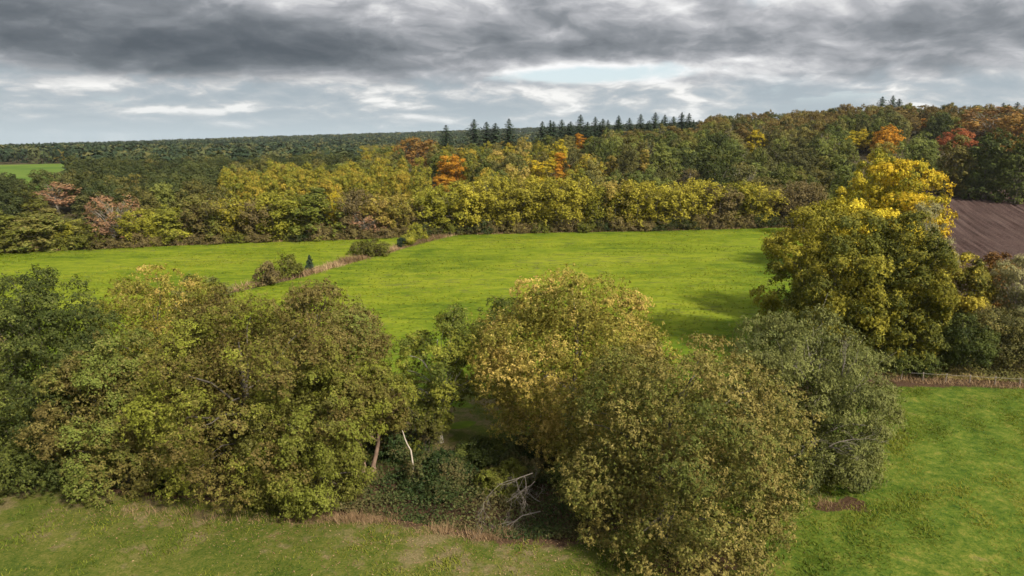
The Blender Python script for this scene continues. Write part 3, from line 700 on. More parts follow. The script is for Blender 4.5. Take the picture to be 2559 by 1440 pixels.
# shrubs along the ditch
for k, (label, cx, yt, w, py, leaf) in enumerate((
        ('brown rounded bush at the near end of the ditch', 670, 660, 66, 712, 'brownscrub'),
        ('taller olive-brown bush beside the small conifer on the ditch', 720, 640, 66, 690, 'olive'),
        ('olive rounded bush on the ditch, first of the touching pair', 906, 602, 40, 636, 'olive'),
        ('olive rounded bush on the ditch, second of the touching pair', 945, 604, 52, 638, 'olive'),
        ('small olive bush on the ditch near the far hedge', 1022, 588, 36, 613, 'coppicegreen'),
        ('feathery green shrub where the ditch meets the far hedge', 1042, 562, 40, 600, 'coppicegreen'))):
    x, y = hit(cx, py)
    zt = top_z(y, yt) - float(terrain(x, y)); R = w / F * y * 0.52
    plant('shrub', label, 'shrub', crown('ditch_shrub', 60 + k, 'bush', R, zt, 0.05, 45, 3200, 0.32, 0.26, n_limb=8, trunk_r=0.1, stems=3, streak=0.05, upright=0.5), leaf, BARK, x, y, wood='stem', fol='crown')
x, y = hit(775, 676)
plant('conifer_tree', 'small dark conifer growing on the ditch bank', 'tree', spruce('ditch_conifer', 71, 1.3, top_z(y, 640), 13, 0.45, 0.1, 0.02), 'needle', BARK, x, y)
x, y = hit(1003, 618)
plant('conifer_tree', 'narrow dark juniper on the ditch beside the small olive bush', 'tree', crown('juniper', 72, 'column', 0.75, top_z(y, 597), 0.1, 30, 1500, 0.25, 0.4, n_limb=4, trunk_r=0.08), 'needle', BARK, x, y)

# ------------------------------------------------------------------ the far hedge
HP = {}
for k in range(5): HP['fan%d' % k] = crown('coppice', 100 + k, 'fan', 4.0, 13.0, 0.5, 170, 11000, 0.33, 0.14, pull=1.0, tvar=0.4, rough=0.4, spray=3, streak=0.22, upright=0.7, ratio=0.5, trunk_r=0.22, stems=5, n_limb=16, twig=26, inner=0.5)
for k in range(4): HP['round%d' % k] = crown('hedge_tree', 110 + k, 'bush', 4.5, 11.0, 0.4, 140, 10000, 0.34, 0.17, pull=0.95, tvar=0.5, rough=0.3, trunk_r=0.22, n_limb=16, inner=0.3)
for k in range(2): HP['sparse%d' % k] = crown('thin_tree', 115 + k, 'dome', 5.0, 11.0, 2.0, 110, 3000, 0.36, 0.2, trunk_r=0.26, n_limb=70, twig=90, inner=0.45, fill=0.0)
for k in range(2): HP['scrub%d' % k] = crown('scrub', 118 + k, 'bush', 4.0, 5.0, 0.2, 90, 5200, 0.36, 0.24, streak=0.06, upright=0.6, trunk_r=0.1, stems=6, n_limb=20, twig=30)
hedge_rows = [  # centre column, top row, width in pixels, form, leaf, description
    (-40, 540, 130, 'round0', 'olive', 'olive hedge tree'), (40, 532, 110, 'round1', 'olive', 'dull olive-brown hedge tree'), (95, 528, 120, 'round2', 'bronze', 'bronze-brown hedge tree'),
    (150, 552, 80, 'fan0', 'coppicegreen', 'yellow-green hedge tree'), (195, 556, 70, 'round3', 'olive', 'dull olive hedge tree'), (262, 492, 110, 'sparse0', 'pink', 'half-bare pinkish tree with pale trunk'),
    (325, 530, 80, 'fan1', 'coppicegreen', 'yellow-green hedge tree'), (412, 512, 88, 'round1', 'coppicegreen', 'bright green-yellow round tree'), (365, 545, 60, 'fan2', 'coppicegreen', 'narrow green hedge tree'),
    (475, 520, 80, 'fan3', 'brownscrub', 'brownish hedge tree'), (520, 490, 90, 'fan4', 'bronze', 'brown-topped hedge tree'), (575, 500, 90, 'fan0', 'coppice', 'yellow-olive hedge tree'), (630, 508, 80, 'fan1', 'brownscrub', 'dull brown hedge tree'),
    (690, 482, 100, 'fan2', 'coppicegreen', 'fresh green hedge tree'), (650, 530, 60, 'round0', 'coppicegreen', 'low green hedge tree'), (778, 478, 118, 'round2', 'green', 'dark green round hedge tree'),
    (832, 488, 34, 'fan3', 'yellow', 'narrow golden hedge tree'), (870, 482, 80, 'fan4', 'brownscrub', 'greyish half-bare hedge tree'), (905, 530, 80, 'sparse1', 'pink', 'small pinkish half-bare tree'),
    (950, 492, 90, 'fan0', 'gold', 'gold-topped hedge tree'), (990, 495, 70, 'fan1', 'gold', 'gold-topped hedge tree'), (1025, 510, 80, 'fan2', 'brownscrub', 'brown hedge tree'),
    (1075, 480, 90, 'fan3', 'coppicegreen', 'green coppice tree'), (1125, 468, 90, 'fan4', 'coppicegreen', 'green coppice tree'), (1180, 458, 90, 'fan0', 'coppice', 'yellow-green coppice tree'), (1235, 452, 90, 'fan1', 'coppice', 'yellow-green coppice tree'),
    (1290, 452, 90, 'fan2', 'coppice', 'yellow-green coppice tree'), (1345, 450, 90, 'fan3', 'coppice', 'tall yellow-green coppice tree'), (1400, 450, 90, 'fan4', 'coppice', 'tall yellow-green coppice tree'), (1450, 448, 80, 'fan0', 'coppice', 'pale yellow coppice tree'),
    (1495, 470, 60, 'fan1', 'coppicegreen', 'green coppice tree'), (1535, 455, 90, 'fan2', 'gold', 'golden coppice tree'), (1590, 460, 90, 'fan3', 'coppice', 'yellow coppice tree'), (1645, 462, 90, 'fan4', 'coppice', 'yellow coppice tree'), (1700, 460, 80, 'fan0', 'coppice', 'yellow-olive coppice tree'),
    (1750, 458, 80, 'fan1', 'coppice', 'yellow-olive coppice tree'), (1800, 466, 80, 'fan2', 'brownscrub', 'brownish coppice tree'), (1850, 462, 80, 'fan3', 'coppicegreen', 'olive coppice tree'), (1900, 464, 80, 'fan4', 'coppice', 'olive-gold coppice tree'),
    (1950, 470, 80, 'fan0', 'brownscrub', 'grey-brown coppice tree'), (2000, 462, 80, 'fan1', 'brownscrub', 'grey-brown coppice tree'), (2040, 460, 60, 'fan2', 'brownscrub', 'tall grey-brown coppice tree'), (2085, 492, 60, 'round3', 'green', 'low dark hedge bush')]
hedge_rows.sort()
NAT = dict(fan=(4.0, 13.0), round=(4.5, 11.0), sparse=(5.0, 11.0), scrub=(4.0, 5.0))
hedge_pos = []
for i, (cx, yt, w, form, leaf, desc) in enumerate(hedge_rows):
    x, y = hedge_at(cx); y += 3.6 + 1.5 * (i % 2); x += 0.012 * cx * 0
    zg = float(terrain(x, y)); H = top_z(y, yt) - zg; R = wpx(w, y) * 0.66
    R0, H0 = NAT[form.rstrip('0123456789')]
    name = 'coppice_tree' if form.startswith('fan') else 'hedge_tree'
    art = '%s along the far hedge from the left edge' % ordinal(i)
    plant(name, desc + ', ' + art, 'tree', HP[form], leaf, BARK_PALE if form.startswith(('sparse', 'fan')) else BARK, x, y, RNG.uniform(0, 6.28), (R / R0, R / R0, H / H0), 'trees of the far hedge')
    hedge_pos.append((cx, x, y))
# brown scrub along the hedge foot
xs = np.arange(HEDGE[0][0] + 2, HEDGE[-1][0] - 2, 4.6)
for i, x in enumerate(xs):
    y = float(hedge_y(x)) + 1.6
    h = RNG.uniform(2.4, 4.6); w = RNG.uniform(2.6, 3.8)
    leaf = 'brownscrub' if RNG.uniform() < 0.65 else ('ivy' if RNG.uniform() < 0.6 else 'olive')
    word = {'brownscrub': 'brown twiggy', 'ivy': 'dark leafy', 'olive': 'olive leafy'}[leaf]
    plant('hedge_shrub', '%s shrub at the far hedge foot, %s along from the left edge' % (word, ordinal(i)), 'shrub', HP['scrub%d' % (i % 2)], leaf, BARK, float(x), y, RNG.uniform(0, 6.28), (w / 4, w / 4, h / 5), 'shrubs at the far hedge foot', wood='stem')

# ------------------------------------------------------------------ the woods behind
FP = {}
for k in range(6): FP['dome%d' % k] = crown('wood_tree', 200 + k, 'dome', 6.0, 16.0, 2.0, 120, 9000, 0.46, 0.185, rough=0.25, pull=0.95, tvar=0.35, spray=4, trunk_r=0.3, n_limb=14, inner=0.25, lobes=0.35)
for k in range(4): FP['tall%d' % k] = crown('wood_tall', 210 + k, 'ovoid', 4.4, 17.0, 2.0, 90, 7000, 0.42, 0.22, rough=0.25, pull=0.95, tvar=0.35, spray=4, trunk_r=0.26, n_limb=12, inner=0.25, lobes=0.3)
for k in range(4): FP['poplar%d' % k] = crown('wood_poplar', 220 + k, 'column', 3.1, 16.5, 1.6, 60, 6500, 0.38, 0.30, rough=0.25, pull=0.95, tvar=0.35, spray=4, trunk_r=0.25, n_limb=10, inner=0.2, lobes=0.3, squash=0.9)
for k in range(3): FP['thin%d' % k] = crown('wood_thin', 230 + k, 'ovoid', 4.5, 15.0, 3.0, 90, 2600, 0.5, 0.22, trunk_r=0.24, n_limb=40, twig=60, inner=0.4, fill=0.02)
for k in range(4): FP['spruce%d' % k] = spruce('wood_spruce', 240 + k, 3.6, 24.0, 30, 0.62, 0.3, 0.12)
for k in range(3): FP['edge%d' % k] = crown('wood_edge', 250 + k, 'bush', 6.0, 16.0, 0.3, 150, 10000, 0.46, 0.18, rough=0.25, pull=0.95, tvar=0.35, spray=4, trunk_r=0.3, n_limb=14, inner=0.2, lobes=0.35)
FN = dict(edge=(6.0, 16.0), dome=(6.0, 16.0), tall=(4.4, 17.0), poplar=(3.1, 16.5), thin=(4.5, 15.0), spruce=(3.6, 24.0))
placed = []          # x, y, radius
forest = []          # dicts of every wood tree, labelled at the end

def put(form, leaf, x, y, R, H, name, desc, label=None, group=None, landmark=None):
    forest.append(dict(form=form, leaf=leaf, x=x, y=y, R=R, H=H, name=name, desc=desc, label=label, group=group, landmark=landmark))
    placed.append((x, y, R))

# single trees that stand out, by the pixel of the crown's middle; width and height in pixels
special = [
    (1114, 424, 44, 60, 'poplar0', 'orange', 'poplar_tree', 'orange poplar, first of the bright pair above the gold-topped hedge trees', 'bright orange poplar pair'),
    (1142, 424, 38, 66, 'poplar1', 'orange', 'poplar_tree', 'orange-yellow poplar, taller second of the bright pair', None),
    (1104, 456, 34, 40, 'poplar2', 'orange', 'poplar_tree', 'low deep-orange poplar at the foot of the bright pair', None),
    (1396, 378, 40, 66, 'tall0', 'yellow', 'poplar_tree', 'tall golden-yellow tree high in the middle of the wood', 'tall golden-yellow tree'),
    (1400, 408, 36, 52, 'poplar3', 'orange', 'poplar_tree', 'orange-gold poplar below the tall golden-yellow tree', None),
    (1338, 428, 32, 48, 'poplar0', 'yellow', 'poplar_tree', 'yellow poplar behind the coppice, one of two side by side', 'yellow poplar twins'),
    (1366, 426, 32, 52, 'poplar1', 'yellow', 'poplar_tree', 'yellow-orange poplar beside the yellow poplar, taller of the two', None),
    (1402, 444, 26, 34, 'poplar2', 'orange', 'poplar_tree', 'small orange poplar tip just above the coppice', None),
    (1450, 352, 26, 34, 'poplar3', 'orange', 'poplar_tree', 'bright orange tree just below the row of spruces', 'orange tree below the spruces'),
    (1310, 356, 30, 34, 'tall1', 'gold', 'broadleaf_tree', 'amber tree high on the wood below the spruces', None),
    (1530, 412, 34, 52, 'tall2', 'gold', 'broadleaf_tree', 'amber slim tree in the middle of the wood', 'amber slim tree'),
    (1612, 400, 26, 44, 'poplar0', 'gold', 'broadleaf_tree', 'narrow amber tree in the green part of the wood', 'narrow amber tree'),
    (1888, 350, 42, 52, 'tall3', 'yellow', 'broadleaf_tree', 'golden-yellow tree on the slope of the wood', 'golden-yellow slope tree'),
    (2145, 346, 56, 44, 'dome0', 'yellow', 'broadleaf_tree', 'yellow spreading tree beside the orange round tree', None),
    (2218, 344, 62, 58, 'dome1', 'orange', 'broadleaf_tree', 'orange round tree on the hill above the yellow row', 'orange round tree'),
    (2306, 312, 30, 34, 'tall0', 'orange', 'broadleaf_tree', 'small orange pointed tree high on the hill', 'small orange pointed tree'),
    (2212, 372, 40, 34, 'dome2', 'gold', 'broadleaf_tree', 'amber tree low beside the orange round tree', None),
    (2364, 350, 36, 46, 'tall1', 'red', 'broadleaf_tree', 'dull red tree, lower of the red pair on the hill', None),
    (2404, 342, 52, 44, 'dome3', 'red', 'broadleaf_tree', 'brightest red tree of the red pair on the hill', 'red tree pair'),
    (2388, 400, 90, 120, 'edge2', 'bronze', 'broadleaf_tree', 'brown-olive tree below the red pair', None),
    (2480, 300, 140, 84, 'thin1', 'rust', 'beech_tree', 'large rust-brown half-bare beech on the hill top', 'large rust beech'),
    (2540, 340, 110, 90, 'dome4', 'rust', 'beech_tree', 'orange-brown beech at the edge below the large rust beech', None),
    (2470, 400, 100, 130, 'edge0', 'darkgreen', 'broadleaf_tree', 'dark green tree at the far end of the ploughed field', 'dark green tree by the ploughed field'),
    (2550, 410, 90, 130, 'edge1', 'darkgreen', 'broadleaf_tree', 'second dark green tree at the ploughed field, by the picture edge', None),
    (1040, 362, 92, 34, 'dome2', 'rust', 'beech_tree', 'dark rust dome of a beech at the end of the hill, above the poplar plantation', 'dark rust dome'),
    (1790, 428, 84, 110, 'dome3', 'midgreen', 'birch_tree', 'blue-green tree with white stems behind the far hedge', 'blue-green white-stemmed tree'),
    (1725, 440, 52, 40, 'thin2', 'brownscrub', 'broadleaf_tree', 'bare grey-brown tree just above the coppice', None),
    (140, 488, 110, 60, 'thin0', 'pink', 'broadleaf_tree', 'pinkish-red half-bare tree behind the hedge of the low end', 'pinkish-red half-bare tree'),
    (60, 505, 90, 60, 'dome1', 'olive', 'broadleaf_tree', 'olive tree next to the pinkish-red half-bare tree', None),
    (142, 386, 34, 26, 'dome3', 'gold', 'broadleaf_tree', 'small amber tree behind the pale green far field', 'small amber tree at the far field'),
    (2110, 470, 70, 110, 'edge2', 'midgreen', 'broadleaf_tree', 'dark green tree filling the gap between hedge end and yellow row', None),
]
for cx, cyp, w, h, form, leaf, name, label, lm in special:
    lim = 900 if cx < 200 else 560
    # depth where the terrain lies about one crown-middle height under the ray; crown pixels give its size
    x, y = hit(cx, cyp, 9.0, lim)
    for _ in range(4):
        Hc = max(6.0, h / F * y * 1.25)
        x, y = hit(cx, cyp, Hc * 0.62 if form.startswith(('dome', 'tall', 'thin')) else Hc * 0.6, lim)
    H = max(8.0, top_z(y, cyp - h * 0.5) - float(terrain(x, y))); R = w / F * y * 0.56
    put(form, leaf, x, y, R, H, name, label, label, None, lm)

# spruces along the crest and to the right
def spruce_at(cx, yt, dist, label):
    d = pix(cx, 330); x, y = d[0] / d[1] * dist, dist
    zg = float(terrain(x, y)); H = top_z(y, yt) - zg
    put('spruce%d' % (len(forest) % 4), 'needle', x, y, max(5.5, min(9.5, H * 0.37)) * RNG.uniform(0.85, 1.15), H, 'spruce_tree', label, label, 'spruces on the crest')
SPR = [(1115, 314, 400), (1185, 300, 430), (1216, 306, 440), (1238, 309, 436), (1272, 298, 440)]
for i, (cx, yt, dd) in enumerate(SPR):
    spruce_at(cx, yt, dd, 'dark spruce standing alone beside the dark rust beech' if i == 0 else 'dark spruce above the wood, %s of the short cluster of four' % ORD[i - 1])
SPR2 = [(1375, 302), (1404, 300), (1426, 305), (1450, 288), (1468, 306), (1487, 293), (1506, 298), (1545, 290), (1572, 296), (1600, 286), (1618, 304), (1636, 282), (1660, 288), (1682, 292), (1702, 282), (1720, 284), (1732, 300)]
for i, (cx, yt) in enumerate(SPR2):
    spruce_at(cx, yt, 455 + 12 * math.sin(i * 2.3), 'dark spruce on the skyline, %s from the left of the long crest row' % ORD[i])
for i, cx in enumerate(np.linspace(1362, 1728, 15)):
    spruce_at(cx + RNG.uniform(-8, 8), 306 + RNG.uniform(-6, 8), 440 + RNG.uniform(-10, 10), 'lower dark spruce in front of the long crest row, %s from its left end' % ORD[i])
for i, (cx, yt) in enumerate([(2196, 243), (2222, 240), (2238, 248), (2497, 258), (2512, 262), (2532, 256), (2552, 262), (2575, 258)]):
    spruce_at(cx, yt, 560 if cx < 2300 else 500, ('dark spruce tip, %s of the three on the hill top' % ORD[i]) if i < 3 else 'dark spruce, %s in the dense clump at the edge of the hill top' % ORD[i - 3])

# poplar plantation in rows behind the hedge
for r in range(5):
    y0 = 226 + r * 15
    x_left, x_right = -0.415 * y0, -0.085 * y0
    n = int((x_right - x_left) / 6.4)
    for i in range(n):
        x = x_left + (i + 0.5) * 6.4 + RNG.normal(0, 0.6); y = y0 + 0.10 * (x + 60) + RNG.normal(0, 1.2)
        if y < hedge_y(x) + 9: continue
        if any(math.hypot(x - a, y - b) < 3.6 for a, b, c in placed[:40]): continue
        H = RNG.uniform(13.5, 18.5); R = RNG.uniform(2.6, 3.2)
        if any(y < f['y'] and abs(proj(x, y, 12)[0] - c[0]) < R / y * F + c[2] * 0.3 and proj(x, y, float(terrain(x, y)) + H)[1] < c[1] + c[3] * 0.3 for c, f in zip(special, forest)): continue
        put('poplar%d' % RNG.integers(4), 'poplar', x, y, R, H, 'poplar_tree', None, 'bronze-green poplar, %s along row %s of the plantation counting from the hedge' % (ordinal(i), ['one', 'two', 'three', 'four', 'five'][r]), 'poplar plantation')

# everything else in the woods: a loose scatter, thinned to what shows from the air
cand = []
sp = 8.6
for gyy in np.arange(190, 900, sp):
    for gxx in np.arange(-620, 560, sp):
        x = gxx + RNG.uniform(-0.42, 0.42) * sp; y = gyy + RNG.uniform(-0.42, 0.42) * sp
        if abs(x) > 0.82 * y + 12: continue
        if x < HEDGE[-1][0]:
            if y < hedge_y(max(x, HEDGE[0][0])) + (10 if x < -110 else 15): continue
        if HEDGE[-1][0] <= x and y < np.interp(x, [HEDGE[-1][0]] + [p[0] for p in edge_far], [HEDGE[-1][1] + 10] + [p[1] + 5 for p in edge_far]): continue
        if x < -0.08 * y and x > -0.43 * y and 218 + 0.1 * (x + 60) < y < 296 + 0.1 * (x + 60): continue      # the plantation
        cand.append((math.hypot(x, y), x, y))
cand.sort()
def in_far_field(x, y):
    px, py = proj(x, y, float(terrain(x, y)))
    return px < 192 - 0.2 * (py - 409) * (py < 440) and 411 < py < 520 and 280 < y < 1400
bins = np.full(1600, 9e9)          # highest pixel row reached so far, by column bin of 2 px
def covers(x, y, R, H, write, slack=0.0):
    zg = float(terrain(x, y))
    px, pt = proj(x, y, zg + H); hw = R * 0.8 / y * F
    a, b = int((px - hw + 300) / 2), int((px + hw + 300) / 2)
    a, b = max(a, 0), min(b, 1599)
    if b <= a: return False
    seen = (bins[a:b] - pt > slack).mean() > 0.35
    if write and seen:
        bins[a:b] = np.minimum(bins[a:b], pt + 4 * (1 - np.linspace(-1, 1, b - a) ** 2) * 0 + 3)
    return seen
for f in sorted(forest, key=lambda f: f['y']):
    if f['form'].startswith('poplar') or f['form'].startswith('dome'): covers(f['x'], f['y'], f['R'], f['H'] * 0.9, True)
n_scatter = 0
VIEW = [(c[0], c[1], c[2], c[3]) for c in special]
SPEC = [(f['x'], f['y']) for f in forest[:len(special)]]
def blocks(x, y, R, H):
    px, pt = proj(x, y, float(terrain(x, y)) + H); hw = R / y * F
    for (cx, cyp, w, h), (sx, sy) in zip(VIEW, SPEC):
        if y < sy and abs(px - cx) < hw + w * 0.30 and pt < cyp + h * 0.30: return True
    return False
for dist, x, y in cand:
    if any((x - a) ** 2 + (y - b) ** 2 < (0.62 * c + 2.6) ** 2 for a, b, c in placed[:140]): continue
    if in_far_field(x, y): continue
    zg = float(terrain(x, y)); px, py = proj(x, y, zg + 11)
    if px < -60 or px > 2620: continue
    u = RNG.uniform()
    if px < 560 or (px < 900 and y > 320):                     # low wood to the left
        form = 'dome%d' % RNG.integers(6); leaf = 'oakdark' if u < 0.80 else ('woodolive' if u < 0.90 else ('midgreen' if u < 0.97 else 'bronze')); H = RNG.uniform(12, 16); R = RNG.uniform(5.2, 7.6)
    elif px < 1500:
        form = ('tall%d' % RNG.integers(4)) if u < 0.55 else 'dome%d' % RNG.integers(6); H = RNG.uniform(13, 17.5); R = RNG.uniform(3.8, 5.8)
        v = RNG.uniform(); leaf = 'poplar' if v < 0.28 else ('woodolive' if v < 0.62 else ('midgreen' if v < 0.86 else ('gold' if v < 0.93 else 'bronze')))
    elif px < 2080:
        form = ('tall%d' % RNG.integers(4)) if u < 0.45 else (('thin%d' % RNG.integers(3)) if u < 0.6 else 'dome%d' % RNG.integers(6)); H = RNG.uniform(13, 18); R = RNG.uniform(4.0, 6.4)
        v = RNG.uniform(); leaf = 'midgreen' if v < 0.52 else ('woodolive' if v < 0.86 else ('oakdark' if v < 0.93 else 'bronze'))
        if zg > 16.5 and py < 345 and v < 0.6: leaf = 'crest'
    else:
        form = ('tall%d' % RNG.integers(4)) if u < 0.3 else 'dome%d' % RNG.integers(6); H = RNG.uniform(14, 19); R = RNG.uniform(4.6, 7.2)
        v = RNG.uniform(); leaf = 'midgreen' if v < 0.6 else ('woodolive' if v < 0.8 else ('oakdark' if v < 0.93 else 'bronze'))
        if py < 315 and v < 0.62: leaf = 'crest'
    if form.startswith('thin') and leaf == 'midgreen': leaf = 'woodolive'
    if x > HEDGE[-1][0] and y < np.interp(x, [p[0] for p in edge_far], [p[1] for p in edge_far]) + 14: form = 'edge%d' % RNG.integers(3); R *= 0.85; H *= 0.8
    if 1130 < px < 1745 and y > 380: H *= 0.76
    if px < 900 and y > 470: continue
    if blocks(x, y, R, H): continue
    if not covers(x, y, R, H, True, 4.0 if px < 900 else 1.0): continue
    n_scatter += 1
    name = {'edge': 'broadleaf_tree', 'dome': 'broadleaf_tree', 'tall': 'birch_tree', 'thin': 'birch_tree'}[form.rstrip('0123456789')]
    if leaf == 'crest': name = 'beech_tree'
    if px < 900: name = 'oak_tree'
    zone = 'in the low oak wood' if px < 900 else ('in the middle wood' if px < 2000 else 'on the hill')
    word = {'oakdark': 'dark green', 'woodolive': 'olive', 'midgreen': 'green', 'bronze': 'brownish', 'poplar': 'bronze-green', 'gold': 'amber', 'crest': 'rust-brown'}[leaf]
    put(form, leaf, x, y, R, H, name, word + ' ' + name.replace('_tree', '') + ' tree', None, None)
print('scatter', n_scatter, 'forest', len(forest))
limit_kind = {}
# labels of the scattered trees: counted outwards from the nearest landmark
marks = []
for f in forest:
    if f['landmark']:
        marks.append((*proj(f['x'], f['y'], float(terrain(f['x'], f['y'])) + 0.7 * f['H']), f['landmark']))
marks += [(400, 540, 'bright green-yellow round hedge tree'), (780, 520, 'dark green round hedge tree'), (650, 430, 'poplar plantation')]
rel = {}
for f in forest:
    if f['label'] is None:
        px, py = proj(f['x'], f['y'], float(terrain(f['x'], f['y'])) + 0.75 * f['H'])
        m = min(marks, key=lambda m: (m[0] - px) ** 2 + (2.2 * (m[1] - py)) ** 2)
        dx, dy = px - m[0], py - m[1]
        side = ('above' if dy < 0 else 'below') if abs(dy) * 2.2 > abs(dx) else ('left of' if dx < 0 else 'right of')
        rel.setdefault((m[2], side), []).append((math.hypot(dx, 2.2 * dy), f))
for (mk, side), lst in rel.items():
    lst.sort(key=lambda a: a[0])
    for i, (_, f) in enumerate(lst):
        f['label'] = '%s, %s outwards %s %s' % (f['desc'], ordinal(i), side, mk)
        f['group'] = 'trees of the woods behind the hedge'
for f in forest:
    R0, H0 = FN[f['form'].rstrip('0123456789')]
    bark = BARK_PALE if f['form'].startswith(('tall', 'thin')) or f['name'] == 'birch_tree' else BARK
    plant(f['name'], f['label'], 'tree', FP[f['form']], f['leaf'], bark, f['x'], f['y'], RNG.uniform(0, 6.28), (f['R'] / R0, f['R'] / R0, f['H'] / H0), f['group'])

# far-off wood to the horizon: one mass of small crowns
def far_wood():
    V, T = [], []
    n0 = 0
    rng = np.random.default_rng(99)
    r = 470.0
    while r < 3250:
        step = 10 + (r - 470) * 0.0085
        na = int(1.55 * r / (step * 1.1))
        for k in range(na):
            a = -0.80 + 1.55 * (k + rng.uniform(0, 1)) / na; rr = r + rng.uniform(-0.5, 0.5) * step
            x, y = rr * math.sin(a), rr * math.cos(a)
            if rr < 900 and proj(x, y, float(terrain(x, y)) + 11)[0] >= 900: continue
            if y < 470 and proj(x, y, float(terrain(x, y)) + 11)[0] < 900: continue
            if in_far_field(x, y): continue
            if rng.uniform() < 0.04 and rr < 1500: continue
            con = (math.sin(x / 230 + 1.3) * math.sin(y / 310 + 0.4) > 0.42 and rr > 900) or (rr > 2300 and math.sin(x / 90) * math.sin(y / 70 + 2) + 0.5 * math.sin(x / 37) > 0.35) or (rr > 1500 and rng.uniform() < 0.06)
            H = rng.uniform(13, 18) * (rng.uniform(0.95, 1.15) if con else 1.0); R = rng.uniform(5, 8) * (0.62 if con else 1.0) * (1 + 0.12 * step / 9)
            if not covers(x, y, R, H, True, 0.2): continue
            zg = float(terrain(x, y))
            m = 64 if rr < 1300 else 40
            if con:
                h = rng.uniform(0, 1, m) ** 1.3; th = rng.uniform(0, 6.28, m); q = R * (1 - h) * rng.uniform(0.5, 1, m)
                p = np.stack([x + q * np.cos(th), y + q * np.sin(th), zg + H * (0.15 + 0.85 * h)], 1)
                nn = unit(np.stack([np.cos(th), np.sin(th), np.full(m, 0.7)], 1)); tone = 0.0
            else:
                d = unit(rng.normal(0, 1, (m, 3))); d[:, 2] = np.where((d[:, 2] < -0.3) & (rng.uniform(0, 1, m) < 0.6), -d[:, 2], d[:, 2])
                p = np.array([x, y, zg + H * 0.5]) + d * np.array([R, R, H * 0.5]) * rng.uniform(0.75, 1.05, (m, 1)); nn = unit(d + rng.normal(0, 0.35, (m, 3))); tone = rng.uniform(0.1, 1) ** 1.5
                if rng.uniform() < 0.04: tone = 1.0
            s = (R * 0.52 if m == 64 else R * 0.62) * (0.75 if con else 1.0)
            v, _ = kites(p, nn, s * rng.uniform(0.7, 1.3, m), s * 0.8 * rng.uniform(0.7, 1.2, m), rng)
            V.append(v); T.append(np.stack([rng.uniform(0, 0.85, m), np.full(m, tone), rng.uniform(0, 1, m)], 1))
        r += step
    V = np.concatenate(V); n = len(V) // 3
    print('far wood faces', n)
    me = mesh_from('far_wood', V, None, np.arange(3 * n).reshape(n, 3), tone=np.concatenate(T))
    tag(link('far_wood', me, LM['farwood']), 'dark green and brown woods running to the horizon', 'wood', kind='stuff')
far_wood()

# ------------------------------------------------------------------ dead wood
def branch(tb, p, d, L, r, depth, rng, droop=-0.05):
    n = 6
    pts = [np.array(p, float)]; d = unit(np.array(d, float))
    for i in range(n):
        d = unit(d + rng.normal(0, 0.22, 3) + np.array([0, 0, droop]))
        q = pts[-1] + d * L / n; q[2] = max(q[2], 0.12); pts.append(q)
    tb.add(pts, np.linspace(r, r * 0.3, n + 1), 5 if depth > 1 else 4)
    if depth == 0: return
    for k in range(rng.integers(4, 7)):
        j = rng.integers(1, n + 1)
        branch(tb, pts[j], unit(d + rng.normal(0, 0.55, 3) * np.array([1, 1, 0.7])), L * rng.uniform(0.35, 0.6), max(0.008, r * (1 - 0.7 * j / n) * 0.6), depth - 1, rng, droop)

def dead(name, label, cat, px, py, z, dvec, L, r, depth, seed, mat, n=1, droop=-0.05, off_y=0.0):
    x, y = hit(px, py, z); y += off_y
    rng = np.random.default_rng(seed); tb = Tubes()
    for _ in range(n): branch(tb, (0, 0, z), np.array(dvec) + rng.normal(0, 0.2, 3), L, r, depth, rng, droop)
    o = link(name, tb.mesh(name), mat); o.location = (x, y, float(terrain(x, y)))
    return tag(o, label, cat)
dead('fallen_branch', 'pale fallen branch with many twigs lying at the lawn edge below the beige oak', 'branch', 1350, 1272, 1.3, (-1, -0.2, -0.12), 4.4, 0.05, 3, 5, DEADWOOD, 1, off_y=-0.4)
dead('fallen_branch', 'smaller bleached twigs fanning up behind the pale fallen branch', 'branch', 1350, 1255, 1.8, (-1, 0.1, 0.30), 3.0, 0.028, 3, 6, DEADWOOD, 1, 0.0)
dead('hanging_branch', 'dead pale branch hanging from the golden oak over the dark gap', 'branch', 1330, 1160, 4.2, (-1, -0.25, 0.04), 4.2, 0.04, 3, 7, DEADWOOD, 1, -0.06, off_y=-1.5)
dead('hanging_branch', 'lower dead branch drooping beneath the hanging pale branch', 'branch', 1335, 1180, 3.6, (-0.8, -0.2, -0.35), 2.8, 0.028, 2, 8, DEADWOOD, 1, -0.05, off_y=-1.5)
x, y = hit(1033, 1212)
tb = Tubes(); sn = np.array([(0, 0, -0.2), (0.0, 0, 0.9), (0.05, 0, 1.7), (-0.05, 0, 2.7), (-0.12, 0, 3.3), (-0.42, 0, 3.9), (-0.62, 0, 4.5), (-0.74, 0, 5.0), (-0.82, 0, 5.2)])
tb.add(sn, [0.09, 0.08, 0.075, 0.07, 0.065, 0.06, 0.05, 0.04, 0.02], 7)
o = tag(link('dead_stem', tb.mesh('dead_stem'), BLEACHED), 'bleached crooked dead stem standing bare in the gap of the belt', 'dead tree'); o.location = (x, y, 0)
